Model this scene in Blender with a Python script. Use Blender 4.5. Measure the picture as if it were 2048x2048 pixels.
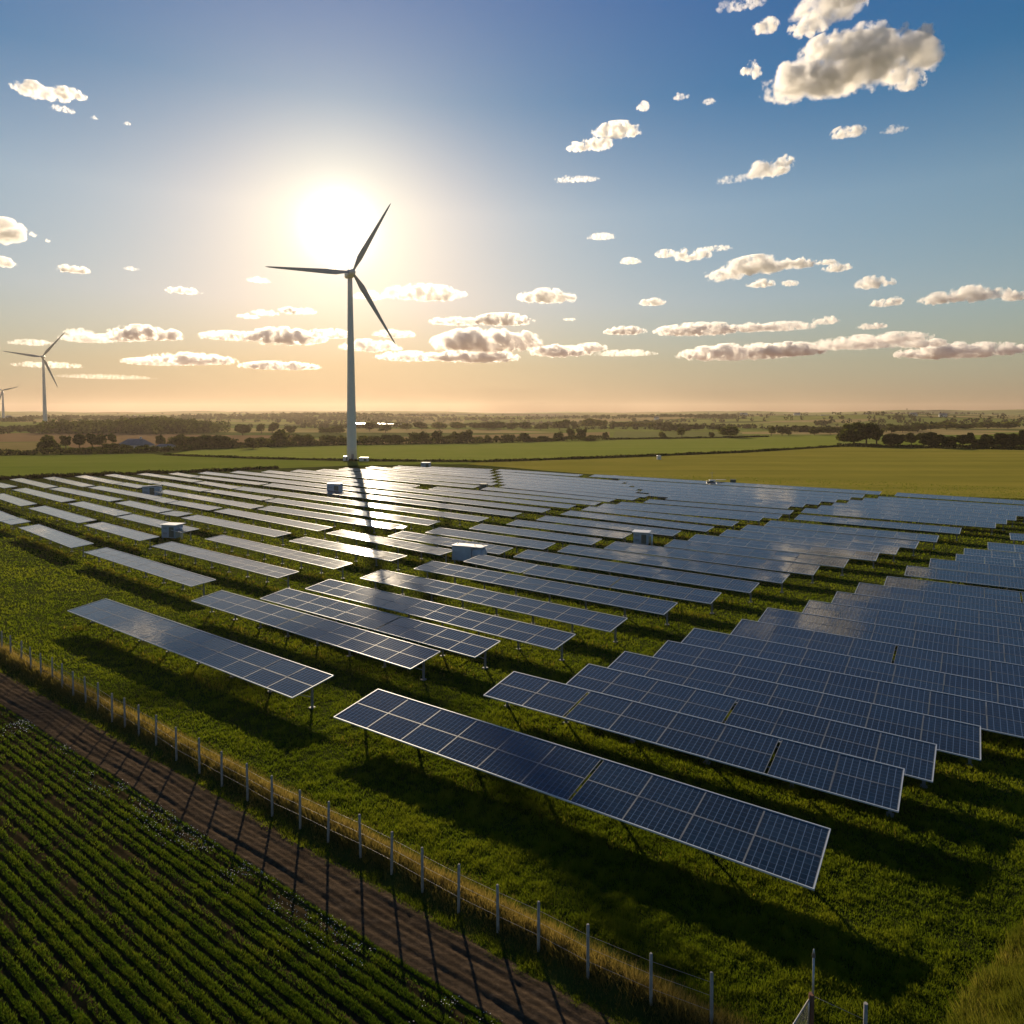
import bpy, bmesh, math, random
import numpy as np
from mathutils import Vector, Matrix, noise as mnoise
for o in list(bpy.data.objects): bpy.data.objects.remove(o)
R=math.radians
scene=bpy.context.scene
col=scene.collection
rng=np.random.default_rng(7); random.seed(7)

# ------------------------------------------------------------------ camera, sky, sun, exposure
cam=bpy.data.cameras.new('camera'); cam.sensor_width=36; cam.lens=24.0; cam.shift_y=-0.065
cam.clip_start=.5; cam.clip_end=80000
co=bpy.data.objects.new('camera',cam); col.objects.link(co)
co.location=(0,0,20); co.rotation_euler=(R(90-2.6),0,0); scene.camera=co

SUN_EL,SUN_AZ=18.0,-14.02        # azimuth measured from +Y, negative towards -X
sd=Vector((math.sin(R(SUN_AZ))*math.cos(R(SUN_EL)),math.cos(R(SUN_AZ))*math.cos(R(SUN_EL)),math.sin(R(SUN_EL))))
w=bpy.data.worlds.new('World'); scene.world=w; w.use_nodes=True
nt=w.node_tree; nt.nodes.clear()
N=lambda t:nt.nodes.new(t)
def wmath(op,a,b=None,clamp=False):
    n=N('ShaderNodeMath'); n.operation=op; n.use_clamp=clamp
    for i,v in enumerate((a,b)):
        if v is None: continue
        if hasattr(v,'links'): nt.links.new(v,n.inputs[i])
        else: n.inputs[i].default_value=v
    return n.outputs[0]
sky=N('ShaderNodeTexSky'); sky.sky_type='NISHITA'; sky.sun_disc=False
sky.sun_elevation=R(SUN_EL); sky.sun_rotation=R(SUN_AZ); sky.altitude=50; sky.air_density=1.0; sky.dust_density=.2; sky.ozone_density=3.0
tc=N('ShaderNodeTexCoord')
sep=N('ShaderNodeSeparateXYZ'); nt.links.new(tc.outputs['Generated'],sep.inputs[0])
dot=N('ShaderNodeVectorMath'); dot.operation='DOT_PRODUCT'; nt.links.new(tc.outputs['Generated'],dot.inputs[0]); dot.inputs[1].default_value=(math.sin(R(SUN_AZ))*math.cos(R(14.65)),math.cos(R(SUN_AZ))*math.cos(R(14.65)),math.sin(R(14.65)))
ang=wmath('MULTIPLY',wmath('ARCCOSINE',wmath('MINIMUM',dot.outputs['Value'],1.0)),180/math.pi)   # degrees from the sun
def gauss(deg): return wmath('EXPONENT',wmath('MULTIPLY',wmath('POWER',wmath('DIVIDE',ang,deg),2.0),-1.0))
elev=wmath('MULTIPLY',wmath('ARCSINE',sep.outputs['Z']),180/math.pi)
elp=wmath('MAXIMUM',elev,0.0)
def wcol(c,fac):
    m=N('ShaderNodeVectorMath'); m.operation='SCALE'; m.inputs[0].default_value=c
    nt.links.new(fac,m.inputs['Scale']); return m.outputs[0]
def wadd(a,b):
    m=N('ShaderNodeVectorMath'); m.operation='ADD'; nt.links.new(a,m.inputs[0]); nt.links.new(b,m.inputs[1]); return m.outputs[0]
tint=N('ShaderNodeVectorMath'); tint.operation='MULTIPLY'; nt.links.new(sky.outputs[0],tint.inputs[0])
ramp=N('ShaderNodeValToRGB'); nt.links.new(wmath('DIVIDE',elev,50.0,True),ramp.inputs[0])
cr=ramp.color_ramp; STOPS=[(0,(.03,.03,.03)),(4,(.30,.15,.11)),(9,(.56,.38,.40)),(16,(.66,.56,.58)),(24,(.05,.33,.58)),(33,(.03,.31,.70)),(50,(.05,.32,.62))]
cr.elements[0].position=0; cr.elements[0].color=(*STOPS[0][1],1); cr.elements[1].position=1; cr.elements[1].color=(*STOPS[-1][1],1)
for p_,c_ in STOPS[1:-1]:
    e=cr.elements.new(p_/50); e.color=(*c_,1)
nt.links.new(ramp.outputs[0],tint.inputs[1])
s0=tint.outputs[0]          # clear Nishita sky, tinted, plus the aureole round the sun and the warm horizon haze
def band(h): return wmath('EXPONENT',wmath('DIVIDE',elp,-h))
for c_,f_ in (((12,11.5,10.5),gauss(2.2)),((2.2,2.6,1.3),gauss(6.0)),((3.2,1.5,.4),gauss(10.0)),((2.1,1.35,.1),gauss(21.0)),((2.0,2.5,.4),band(9.0)),((2.6,.2,0),band(4.0)),((.5,2.1,2.75),band(20.0))):
    s0=wadd(s0,wcol(c_,f_))
dim=N('ShaderNodeVectorMath'); dim.operation='MULTIPLY_ADD'; nt.links.new(wcol((.66,.86,.88),band(2.6)),dim.inputs[0]); dim.inputs[1].default_value=(-1,-1,-1); dim.inputs[2].default_value=(1,1,1)
m_=N('ShaderNodeVectorMath'); m_.operation='MULTIPLY'; nt.links.new(s0,m_.inputs[0]); nt.links.new(dim.outputs[0],m_.inputs[1]); s0=m_.outputs[0]   # the lowest air is seen through the haze volume
bg=N('ShaderNodeBackground'); nt.links.new(s0,bg.inputs[0]); bg.inputs[1].default_value=.07
out=N('ShaderNodeOutputWorld'); nt.links.new(bg.outputs[0],out.inputs[0])

sl=bpy.data.lights.new('sun','SUN'); sl.energy=4.8; sl.angle=R(.5); sl.color=(1,.80,.55)
so=bpy.data.objects.new('sun',sl); col.objects.link(so); so.rotation_euler=(-sd).to_track_quat('-Z','Y').to_euler()
scene.view_settings.view_transform='Standard'; scene.view_settings.look='None'; scene.view_settings.gamma=1; scene.view_settings.exposure=.5
scene.cycles.max_bounces=16; scene.cycles.diffuse_bounces=3; scene.cycles.glossy_bounces=4; scene.cycles.volume_bounces=9; scene.cycles.transparent_max_bounces=12
scene.cycles.use_denoising=True; scene.cycles.sample_clamp_indirect=6; scene.cycles.caustics_reflective=False; scene.cycles.caustics_refractive=False

# ------------------------------------------------------------------ measured layout (metres)
TABLES=[('front', -8.84, 44.25, -33.79, 27.34, 3.75), ('U', 0.14, 47.48, -33.6, 23.95, 3.6), ('U', 5.61, 48.97, -34.45, 21.51, 3.6), ('U', 8.67, 51.6, -34.09, 22.47, 3.6), ('U', 12.54, 54.09, -33.46, 24.0, 3.6), ('U', 15.52, 57.29, -34.2, 24.0, 3.6), ('U', 20.46, 59.85, -34.2, 24.0, 3.6), ('U', 24.08, 63.45, -34.2, 24.0, 3.6), ('U', 29.14, 66.04, -34.2, 24.0, 3.6), ('U', 33.41, 69.32, -34.2, 24.0, 3.6), ('U', 37.56, 72.99, -34.2, 24.0, 3.6), ('U', 42.19, 75.95, -34.2, 24.0, 3.6), ('U', 47.51, 81.27, -34.2, 24.0, 3.6), ('U', 52.86, 85.39, -34.2, 24.0, 3.6), ('U', 57.89, 88.17, -34.2, 24.0, 3.6), ('U', 61.46, 91.99, -34.2, 24.0, 3.6), ('U', 67.68, 96.34, -34.2, 24.0, 3.6), ('U', 76.32, 103.9, -34.2, 24.0, 3.6), ('W', -39.94, 66.33, -35.7, 33.88, 3.35), ('W', -29.91, 69.52, -36.63, 30.39, 3.15), ('W', -23.42, 70.36, -36.47, 27.91, 3.15), ('W', -20.05, 74.24, -36.61, 31.45, 3.15), ('W', -15.25, 78.89, -36.68, 31.76, 3.15), ('W', -9.89, 83.68, -36.1, 31.89, 3.15), ('W', -4.0, 87.54, -40.93, 9.27, 3.15), ('W', 3.13, 81.36, -35.22, 22.15, 3.15), ('W', 2.09, 90.58, -36.29, 30.33, 3.15), ('W', 8.06, 93.98, -36.49, 29.11, 3.15), ('X', 14.77, 96.68, -35.29, 27.04, 3.5), ('X', 23.5, 98.3, -35.57, 23.04, 3.5), ('X', 27.88, 102.57, -34.26, 24.48, 3.5), ('X', 33.9, 106.75, -36.52, 23.72, 3.5), ('X', 38.79, 111.48, -37.64, 24.29, 3.5), ('X', 44.23, 116.0, -36.52, 24.43, 3.5), ('X', 52.13, 123.0, -36.87, 24.5, 3.5), ('Y', 56.9, 131.48, -36.22, 30.0, 3.5), ('Y', 61.82, 135.7, -36.71, 30.0, 3.5), ('Y', 66.39, 139.7, -36.88, 30.0, 3.5), ('Y', 71.95, 144.47, -37.36, 30.0, 3.5), ('Y', 76.8, 147.89, -37.47, 30.0, 3.5), ('Y', 81.26, 150.33, -37.36, 30.0, 3.5), ('Y', 89.44, 157.72, -38.58, 30.0, 3.5), ('Z', 35.5, 151.34, -35.57, 25.42, 3.4), ('Z', 32.57, 158.41, -35.34, 33.82, 3.4), ('Z', 32.16, 165.02, -34.48, 39.71, 3.4), ('Z', 31.59, 172.95, -34.42, 46.84, 3.4), ('Z', 30.82, 180.84, -34.75, 53.79, 3.4), ('Z', 30.37, 190.1, -35.87, 61.26, 3.4), ('Z', 25.1, 206.01, -36.52, 77.06, 3.4), ('R', -1.31, 175.93, -42.52, 39.66, 2.8), ('R', -1.65, 183.52, -41.38, 44.17, 2.8), ('R', -2.0, 190.57, -41.44, 43.26, 2.8), ('R', -2.38, 198.51, -41.34, 45.74, 2.8), ('R', -2.86, 207.13, -41.65, 46.15, 2.8), ('R', -3.32, 216.54, -42.33, 46.72, 2.8), ('R', -3.81, 225.97, -38.61, 32.28, 2.8), ('L', -18.91, 170.62, -38.46, 47.75, 2.75), ('L', -5.94, 170.41, -40.72, 37.24, 2.75), ('L', -78.96, 221.27, -40.32, 72.48, 2.75), ('L', -70.34, 223.83, -38.92, 79.95, 2.75), ('L', -62.74, 226.38, -38.02, 75.01, 2.75), ('L', -56.74, 232.1, -39.48, 68.19, 2.75), ('L', -49.05, 237.65, -41.62, 59.45, 2.75), ('L', -39.04, 233.92, -37.96, 43.0, 2.75), ('L', -40.14, 240.52, -34.57, 41.62, 2.75), ('L', -27.99, 236.71, -26.51, 24.1, 2.75), ('M', -88.25, 219.28, -39.41, 130.78, 2.7), ('M', -97.18, 216.49, -39.41, 135.34, 2.7), ('M', -63.33, 179.62, -39.84, 84.75, 2.7), ('M', -67.86, 171.35, -39.14, 82.15, 2.7), ('M', -51.18, 147.54, -39.56, 50.44, 2.7), ('M', -48.07, 134.97, -37.85, 38.06, 2.7), ('N', 18.81, 138.51, -34.49, 31.45, 3.0), ('N', 22.79, 141.09, -34.27, 31.76, 3.0), ('N', 29.5, 145.59, -35.59, 29.28, 3.0), ('N', 15.35, 134.12, -39.53, 29.94, 3.0), ('N', 10.98, 128.32, -40.6, 28.56, 3.0), ('N', 6.15, 121.73, -38.07, 25.67, 3.0), ('N', 0.91, 116.92, -37.12, 21.81, 3.0), ('N', -5.12, 112.57, -37.04, 22.79, 3.0), ('N', -11.77, 108.94, -36.69, 22.26, 3.0), ('N', -17.04, 105.53, -37.75, 21.67, 3.0), ('P', -55.73, 92.99, -38.56, 29.35, 2.7), ('P', -48.87, 97.2, -37.78, 30.46, 2.7), ('P', -43.85, 102.66, -39.07, 31.25, 2.7), ('P', -30.79, 100.91, -38.06, 21.82, 2.7), ('P', -27.0, 107.32, -40.37, 25.25, 2.7), ('P', -78.74, 112.77, -40.95, 25.79, 2.7), ('P', -69.61, 115.18, -39.62, 21.93, 2.7), ('P', -69.43, 124.36, -39.8, 25.36, 2.7), ('P', -57.3, 123.33, -39.25, 30.04, 2.7), ('P', -55.08, 131.53, -40.09, 34.0, 2.7), ('P', -106.27, 136.84, -41.74, 26.26, 2.7), ('P', -86.49, 119.36, -39.95, 5.63, 2.7), ('P', -93.43, 135.74, -40.42, 28.19, 2.7), ('P', -90.07, 142.59, -40.74, 25.9, 2.7), ('P', -81.07, 143.97, -41.16, 21.52, 2.7), ('P', -64.07, 128.68, -34.07, 6.06, 2.7), ('Q', -117.76, 157.31, -41.79, 27.59, 2.7), ('Q', -120.88, 168.92, -40.54, 36.49, 2.7), ('Q', -113.16, 170.86, -39.73, 38.18, 2.7), ('Q', -105.34, 173.85, -40.11, 36.78, 2.7), ('Q', -76.79, 149.78, -44.56, 8.52, 2.7), ('Q', -70.23, 143.8, -38.78, 17.23, 2.7), ('Q', -103.4, 182.37, -40.88, 14.94, 2.7), ('Q', -83.93, 164.71, -40.54, 45.28, 2.7), ('Q', -94.73, 184.63, -41.61, 28.97, 2.7), ('Q', -72.19, 165.4, -40.44, 26.39, 2.7), ('Q', -84.0, 186.08, -43.21, 22.23, 2.7), ('Q', -92.78, 202.86, -38.63, 35.92, 2.7), ('K', -151.0, 193.64, -39.64, 32.99, 2.7), ('K', -140.8, 195.22, -41.56, 34.11, 2.7), ('K', -134.14, 199.47, -42.36, 36.12, 2.7), ('K', -128.24, 204.6, -42.47, 32.92, 2.7), ('K', -122.03, 208.91, -42.44, 37.24, 2.7), ('K', -113.97, 212.25, -40.83, 37.8, 2.7), ('K', -105.07, 213.77, -43.81, 17.25, 2.7)]
FIELDS={'golden_field': [(-13.6, 285.9), (44.9, 313.9), (119.6, 357.6), (204.2, 425.1), (288.7, 384.4), (382.8, 343.3), (138.0, 123.2), (121.6, 161.4), (92.0, 170.0), (53.9, 207.3), (24.0, 229.6), (-1.2, 257.2), (-18.3, 273.7)], 'green_field': [(-301.7, 306.4), (-249.5, 332.2), (-193.4, 349.3), (-180.5, 343.3), (-170.8, 332.2), (-113.5, 306.4), (-68.7, 292.4), (-40.7, 285.9), (-13.6, 285.9), (-18.3, 273.7), (-35.4, 273.7), (-65.2, 265.2), (-87.5, 252.2), (-108.0, 235.9), (-133.4, 223.6), (-157.2, 209.0), (-187.7, 190.3)], 'hay_field': [(-171.9, 334.3), (-177.5, 390.2), (-153.4, 415.4), (-104.2, 444.1), (-22.0, 472.7), (76.3, 536.9), (195.7, 585.8), (314.2, 661.0), (206.2, 429.3), (119.6, 357.6), (44.9, 313.9), (-13.6, 285.9), (-40.7, 285.9), (-68.7, 292.4), (-113.5, 306.4)], 'tan_field': [(-437.0, 444.1), (-337.3, 495.5), (-246.1, 378.7), (-234.8, 352.7), (-252.8, 336.5), (-309.1, 313.9)], 'brown_field': [(-633.7, 644.4), (-518.2, 736.6), (-449.6, 736.6), (-280.3, 661.0), (-203.2, 644.4), (-162.6, 515.4), (-211.6, 408.8), (-230.5, 367.9), (-340.0, 505.2), (-452.6, 460.0)], 'stubble_field': [(-169.3, 536.9), (-93.4, 613.7), (111.6, 781.3), (83.7, 585.8), (-23.1, 495.5), (-108.0, 460.0), (-140.1, 444.1)], 'pale_green_field': [(121.4, 805.8), (255.6, 758.3), (206.9, 613.7), (82.3, 560.2)], 'far_green_field': [(237.4, 460.0), (361.3, 585.8), (568.8, 758.3), (1027.2, 991.9), (503.9, 486.1), (345.4, 460.0), (228.7, 436.6)]}
TREES=[('left hedgerow', -248.2, 361.8, 10.3, 6.8), ('left hedgerow', -270.5, 397.3, 7.0, 7.8), ('left hedgerow', -253.1, 379.4, 4.1, 4.1), ('left hedgerow', -254.9, 389.6, 6.1, 7.7), ('left hedgerow', -252.1, 397.3, 7.4, 8.2), ('left hedgerow', -244.6, 397.3, 5.9, 8.6), ('left hedgerow', -240.6, 400.4, 7.5, 8.3), ('left hedgerow', -261.1, 446.3, 6.2, 7.5), ('left hedgerow', -211.4, 361.8, 9.3, 4.6), ('left hedgerow', -206.1, 365.7, 7.2, 4.0), ('left hedgerow', -200.3, 368.3, 7.3, 3.6), ('left hedgerow', -223.5, 355.4, 10.5, 2.8), ('left hedgerow', -215.0, 355.4, 10.5, 2.9), ('left hedgerow', -230.3, 352.9, 10.4, 2.8), ('left hedgerow', -216.6, 422.1, 6.7, 7.1), ('left hedgerow', -201.1, 405.2, 8.8, 6.8), ('left hedgerow', -194.7, 405.2, 10.4, 8.0), ('left hedgerow', -188.3, 405.2, 10.4, 6.8), ('left hedgerow', -181.1, 405.2, 11.2, 7.6), ('left hedgerow', -173.1, 405.2, 12.0, 7.2), ('left hedgerow', -165.9, 405.2, 8.8, 5.6), ('left hedgerow', -150.9, 397.3, 9.4, 6.3), ('middle hedgerow', -161.7, 431.1, 11.0, 5.1), ('middle hedgerow', -147.3, 431.1, 12.7, 10.2), ('middle hedgerow', -158.3, 440.5, 9.6, 5.2), ('middle hedgerow', -137.4, 440.5, 10.4, 7.4), ('middle hedgerow', -130.5, 440.5, 9.6, 6.9), ('middle hedgerow', -125.4, 450.3, 5.3, 6.2), ('middle hedgerow', -120.1, 450.3, 8.0, 6.2), ('middle hedgerow', -113.1, 454.3, 9.9, 5.8), ('middle hedgerow', -100.1, 460.5, 10.9, 5.4), ('middle hedgerow', -92.8, 460.5, 10.9, 5.4), ('middle hedgerow', -84.9, 466.9, 10.1, 6.0), ('middle hedgerow', -78.4, 466.9, 9.2, 6.0), ('middle hedgerow', -68.6, 475.7, 10.3, 7.5), ('middle hedgerow', -60.2, 475.7, 9.4, 8.0), ('middle hedgerow', -52.7, 480.2, 8.5, 8.5), ('middle hedgerow', -45.6, 480.2, 8.5, 5.7), ('middle hedgerow', -38.0, 480.2, 8.5, 7.6), ('middle hedgerow', -31.4, 480.2, 9.5, 9.0), ('middle hedgerow', -24.0, 484.8, 7.6, 4.3), ('middle hedgerow', -17.3, 484.8, 4.3, 5.3), ('middle hedgerow', -11.6, 484.8, 4.3, 4.8), ('middle hedgerow', -17.8, 506.6, 4.5, 4.5), ('middle hedgerow', -12.3, 506.6, 4.0, 4.0), ('middle hedgerow', -2.2, 494.3, 10.7, 5.4), ('middle hedgerow', 9.1, 499.1, 8.4, 6.4), ('middle hedgerow', 23.2, 506.6, 10.0, 4.0), ('middle hedgerow', 35.1, 519.6, 8.2, 6.7), ('middle hedgerow', 49.9, 572.5, 9.0, 8.5), ('middle hedgerow', 57.4, 562.9, 9.4, 8.3), ('middle hedgerow', 59.1, 514.3, 12.2, 3.0), ('middle hedgerow', 16.0, 499.1, 11.8, 3.0), ('field edge bushes', 74.0, 541.8, 4.8, 5.9), ('field edge bushes', 124.1, 562.9, 7.8, 5.5), ('field edge bushes', 145.8, 585.7, 7.5, 8.7), ('field edge bushes', 171.2, 585.7, 5.8, 4.8), ('field edge bushes', 186.3, 585.7, 17.3, 9.8), ('field edge bushes', 242.1, 637.5, 7.3, 8.8), ('field edge bushes', 256.1, 647.0, 8.9, 8.9), ('field edge bushes', 262.1, 647.0, 5.2, 5.2), ('back row', -258.0, 653.7, 15.5, 10.3), ('back row', -256.4, 698.7, 9.6, 10.3), ('back row', -254.2, 723.7, 12.1, 11.4), ('back row', -226.1, 698.7, 12.4, 8.3), ('back row', -190.3, 698.7, 16.5, 6.2), ('back row', -179.3, 698.7, 17.9, 8.3), ('back row', -169.5, 810.4, 17.6, 11.2), ('back row', -139.2, 750.5, 17.8, 8.9), ('back row', -133.3, 865.8, 17.1, 8.5), ('back row', -116.5, 880.8, 22.6, 10.4), ('back row', -93.9, 880.8, 24.3, 9.6), ('back row', -70.9, 896.4, 26.5, 9.7), ('back row', -46.9, 912.5, 27.0, 9.0), ('back row', -25.4, 912.5, 23.4, 9.9), ('back row', -30.3, 865.8, 23.9, 9.4), ('back row', -15.9, 920.8, 18.2, 10.9), ('back row', 0.4, 865.8, 18.8, 9.4), ('back row', 17.5, 865.8, 18.8, 10.2), ('back row', 36.2, 865.8, 22.2, 9.4), ('back row', 60.1, 865.8, 25.6, 12.8), ('back row', 86.3, 946.5, 11.2, 11.2), ('back row', 109.0, 983.2, 29.1, 13.6), ('back row', 130.9, 1002.7, 23.7, 11.9), ('back row', 154.6, 1002.7, 23.7, 8.9), ('back row', 176.8, 983.2, 31.0, 8.7), ('back row', 196.2, 983.2, 27.1, 8.7), ('back row', 215.6, 983.2, 29.1, 8.7), ('back row', 217.8, 896.4, 17.7, 7.1), ('back row', 226.7, 844.1, 21.6, 7.5), ('back row', 246.3, 837.2, 23.1, 7.4), ('back row', 293.3, 661.8, 15.3, 6.9), ('back row', 320.8, 688.1, 19.0, 7.1), ('back row', 415.5, 747.4, 15.5, 9.5), ('back row', 435.1, 760.5, 15.8, 7.9), ('back row', 463.9, 781.0, 14.4, 10.8), ('back row', 526.6, 858.3, 25.7, 8.9), ('back row', 563.1, 884.5, 28.5, 10.2), ('back row', 587.5, 884.5, 28.5, 8.2), ('back row', 656.2, 942.2, 30.4, 9.8), ('back row', 684.4, 942.2, 30.4, 9.8), ('right clump', 219.4, 437.8, 18.7, 14.1), ('right clump', 229.8, 442.3, 11.2, 13.8), ('right clump', 234.0, 437.8, 6.1, 13.1), ('right hedgerow', 240.2, 433.4, 13.0, 7.5), ('right hedgerow', 246.7, 433.4, 6.0, 7.0), ('right hedgerow', 253.7, 433.4, 7.5, 8.0), ('right hedgerow', 252.3, 410.8, 14.2, 9.0), ('right hedgerow', 262.8, 410.8, 10.4, 6.6), ('right hedgerow', 271.3, 410.8, 7.1, 7.6), ('right hedgerow', 277.0, 410.8, 5.7, 8.5), ('right hedgerow', 276.8, 405.0, 9.3, 5.1), ('right hedgerow', 282.4, 405.0, 10.3, 7.9), ('right hedgerow', 291.8, 405.0, 10.3, 8.4), ('right hedgerow', 297.4, 405.0, 10.3, 8.4), ('right hedgerow', 303.0, 405.0, 6.5, 10.3), ('right hedgerow', 307.6, 401.3, 11.1, 8.3), ('right hedgerow', 314.9, 397.6, 11.9, 7.8)]
CLOUDS=[(1206, 2521, 1250, 554, 201, 9), (1136, 2324, 1250, 325, 91, 1), (957, 2134, 1250, 210, 121, 1), (947, 2239, 1250, 127, 71, 1), (1001, 2091, 1250, 126, 55, 1), (706, 2107, 1250, 111, 38, 0.5), (808, 2231, 1250, 81, 54, 1), (1329, 2264, 1250, 68, 58, 0.8), (863, 2517, 1250, 76, 73, 1), (1470, 2596, 1250, 118, 79, 1), (649, 2126, 1250, 64, 42, 0.3), (-1807, 2671, 1250, 183, 65, 1), (-1708, 2684, 1250, 122, 49, 1), (-1816, 2817, 1250, 86, 30, 0.5), (-1736, 2896, 1250, 31, 18, 0.4), (-1631, 2953, 1250, 31, 18, 0.4), (460, 3034, 1250, 213, 76, 1.2), (385, 3175, 1250, 160, 73, 1.2), (299, 3218, 1250, 93, 54, 1), (525, 2798, 1250, 55, 43, 0.6), (657, 2711, 1250, 62, 37, 0.4), (776, 2751, 1250, 54, 29, 0.35), (1470, 3046, 1250, 144, 60, 0.9), (1659, 3018, 1250, 106, 41, 0.3), (1296, 3507, 1250, 219, 107, 1.2), (1324, 3391, 1250, 114, 67, 0.9), (1153, 3647, 1250, 167, 45, 0.25), (-3455, 4725, 1250, 239, 188, 1.4), (-3293, 4753, 1250, 51, 47, 0.5), (-3295, 4911, 1250, 34, 34, 0.4), (-4147, 5626, 1250, 199, 95, 1), (-3748, 5892, 1250, 235, 81, 1.2), (-3280, 6899, 1250, 329, 85, 0.8), (-3226, 5850, 1250, 117, 40, 0.3), (-2335, 6355, 1250, 205, 68, 0.6), (304, 3647, 1250, 156, 39, 0.4), (386, 3639, 1250, 139, 33, 0.4), (623, 4809, 1250, 184, 52, 0.6), (1186, 5330, 1250, 164, 74, 0.9), (1400, 5365, 1250, 272, 124, 1.2), (1523, 5144, 1250, 237, 47, 0.5), (958, 5568, 1250, 171, 64, 0.8), (2054, 5787, 1250, 533, 178, 1.3), (2353, 5685, 1250, 297, 114, 1.2), (1875, 6115, 1250, 329, 160, 1.1), (2357, 6535, 1250, 251, 90, 0.9), (2623, 6509, 1250, 150, 70, 0.8), (2557, 5607, 1250, 172, 52, 0.7), (2749, 5829, 1250, 233, 81, 0.9), (3424, 6509, 1250, 330, 140, 1.1), (4139, 7615, 1250, 364, 129, 1), (4612, 7405, 1250, 433, 148, 1.1), (4777, 7143, 1250, 605, 209, 1.2), (5291, 7207, 1250, 333, 122, 1), (358, 7272, 1250, 616, 168, 1.2), (1560, 7615, 1250, 305, 94, 0.8), (-904, 7080, 1250, 817, 185, 1.0), (-1475, 7207, 1250, 333, 111, 0.8), (-2577, 8239, 1250, 419, 102, 0.8), (-3020, 8411, 1250, 324, 91, 0.6), (-3319, 8684, 1250, 294, 80, 0.6), (-112, 9076, 1250, 784, 182, 1.4), (-750, 9179, 1250, 708, 127, 0.8), (750, 8925, 1250, 179, 62, 0.6), (-5672, 10639, 1250, 985, 263, 1.6), (-6250, 11080, 1250, 684, 171, 1), (-6945, 11235, 1250, 780, 191, 0.7), (-6524, 10364, 1250, 400, 128, 0.5), (-8325, 11903, 1250, 643, 129, 0.4), (-3685, 11080, 1250, 1283, 308, 1.6), (-4436, 10929, 1250, 1012, 169, 0.8), (-423, 11903, 1250, 1838, 478, 1.8), (-759, 14892, 1250, 1726, 322, 1.6), (989, 13624, 1250, 1263, 274, 1.4), (1480, 12858, 1250, 596, 199, 1.2), (1689, 10232, 1250, 600, 142, 1.2), (2759, 10103, 1250, 1247, 203, 1.2), (3451, 9855, 1250, 608, 152, 1), (4687, 13981, 1250, 2484, 367, 1.6), (5377, 13285, 1250, 1436, 308, 1.6), (4165, 9127, 1250, 324, 141, 0.9), (3859, 9736, 1250, 826, 150, 0.7), (5067, 9677, 1250, 373, 104, 0.7), (6100, 12082, 1250, 1586, 280, 0.9), (6278, 11235, 1250, 1041, 208, 0.7), (8882, 13624, 1250, 2105, 358, 1.8), (7220, 12082, 1250, 746, 187, 1), (-7255, 15620, 1250, 1811, 314, 1.2), (-8368, 16255, 1250, 1508, 226, 0.8), (-5965, 17695, 1250, 1915, 246, 1.1), (-2579, 12556, 1250, 1066, 252, 1.0), (-2140, 14892, 1250, 1611, 253, 0.9), (2311, 13981, 1250, 1188, 151, 0.6), (-11724, 17311, 1250, 1472, 187, 0.4), (-2840, 10639, 1250, 657, 181, 0.9), (-1814, 10639, 1250, 657, 148, 0.7), (-10695, 18046, 996, 2234, 140, 0.12)]
FENCE=[(-42.18, 55.62), (-40.88, 54.84), (-38.91, 53.3), (-37.06, 51.79), (-35.51, 50.65), (-34.0, 49.67), (-32.33, 48.26), (-30.75, 47.01), (-29.2, 45.95), (-27.65, 44.77), (-25.82, 43.25), (-24.52, 42.41), (-23.04, 41.31), (-21.33, 40.06), (-19.29, 38.39), (-17.32, 36.98), (-15.52, 35.67), (-13.63, 34.33), (-11.9, 33.02), (-10.17, 31.92), (-8.54, 30.84), (-6.79, 29.73), (-5.2, 28.62), (-3.72, 27.51), (-2.13, 26.36), (-0.54, 25.32), (0.98, 24.36), (2.67, 23.15), (4.66, 22.01), (6.44, 21.16)]
SPOTS={'I1': (-88.29, 166.91), 'I2': (-54.8, 109.41), 'I3': (-42.81, 164.38), 'I4a': (-7.01, 91.21), 'I4b': (-3.59, 89.98), 'I5': (19.86, 103.91), 'I6': (-20.1, 115.51), 'I7': (-31.29, 247.74), 'I8': (36.12, 160.96), 'I9': (54.09, 183.92), 'I10': (31.0, 204.75), 'I11': (62.74, 193.09), 'I12': (-7.46, 177.88), 'hut': (65.24, 302.78), 'bx1': (-71.21, 292.42), 'bx2': (-62.76, 289.13)}


# ------------------------------------------------------------------ helpers
def link(o,parent=None):
    col.objects.link(o)
    if parent is not None: o.parent=parent
    return o
def tag(o,label=None,cat=None,group=None,kind=None):
    if label: o['label']=label
    if cat: o['category']=cat
    if group: o['group']=group
    if kind: o['kind']=kind
    return o
def empty(name,loc,rz=0):
    o=bpy.data.objects.new(name,None); o.empty_display_size=.3; col.objects.link(o); o.location=loc; o.rotation_euler=(0,0,rz); return o
def copy_tree(o,parent=None):
    c=o.copy(); col.objects.link(c)
    if parent is not None: c.parent=parent
    for ch in o.children: copy_tree(ch,c)
    return c
def npmesh(name,verts,faces,mat=None,smooth=False,attr=None):
    """verts (n,3); faces (m,k) with one k"""
    me=bpy.data.meshes.new(name); verts=np.asarray(verts,dtype=np.float32); faces=np.asarray(faces,dtype=np.int32)
    m,k=faces.shape
    me.vertices.add(len(verts)); me.vertices.foreach_set('co',verts.ravel())
    me.loops.add(m*k); me.loops.foreach_set('vertex_index',faces.ravel())
    me.polygons.add(m); me.polygons.foreach_set('loop_start',np.arange(0,m*k,k,dtype=np.int32)); 
    if smooth: me.polygons.foreach_set('use_smooth',np.ones(m,dtype=bool))
    me.update(calc_edges=True)
    if attr is not None:
        a=me.attributes.new('var','FLOAT','POINT'); a.data.foreach_set('value',np.asarray(attr,dtype=np.float32))
    if mat: me.materials.append(mat)
    return me
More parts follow.
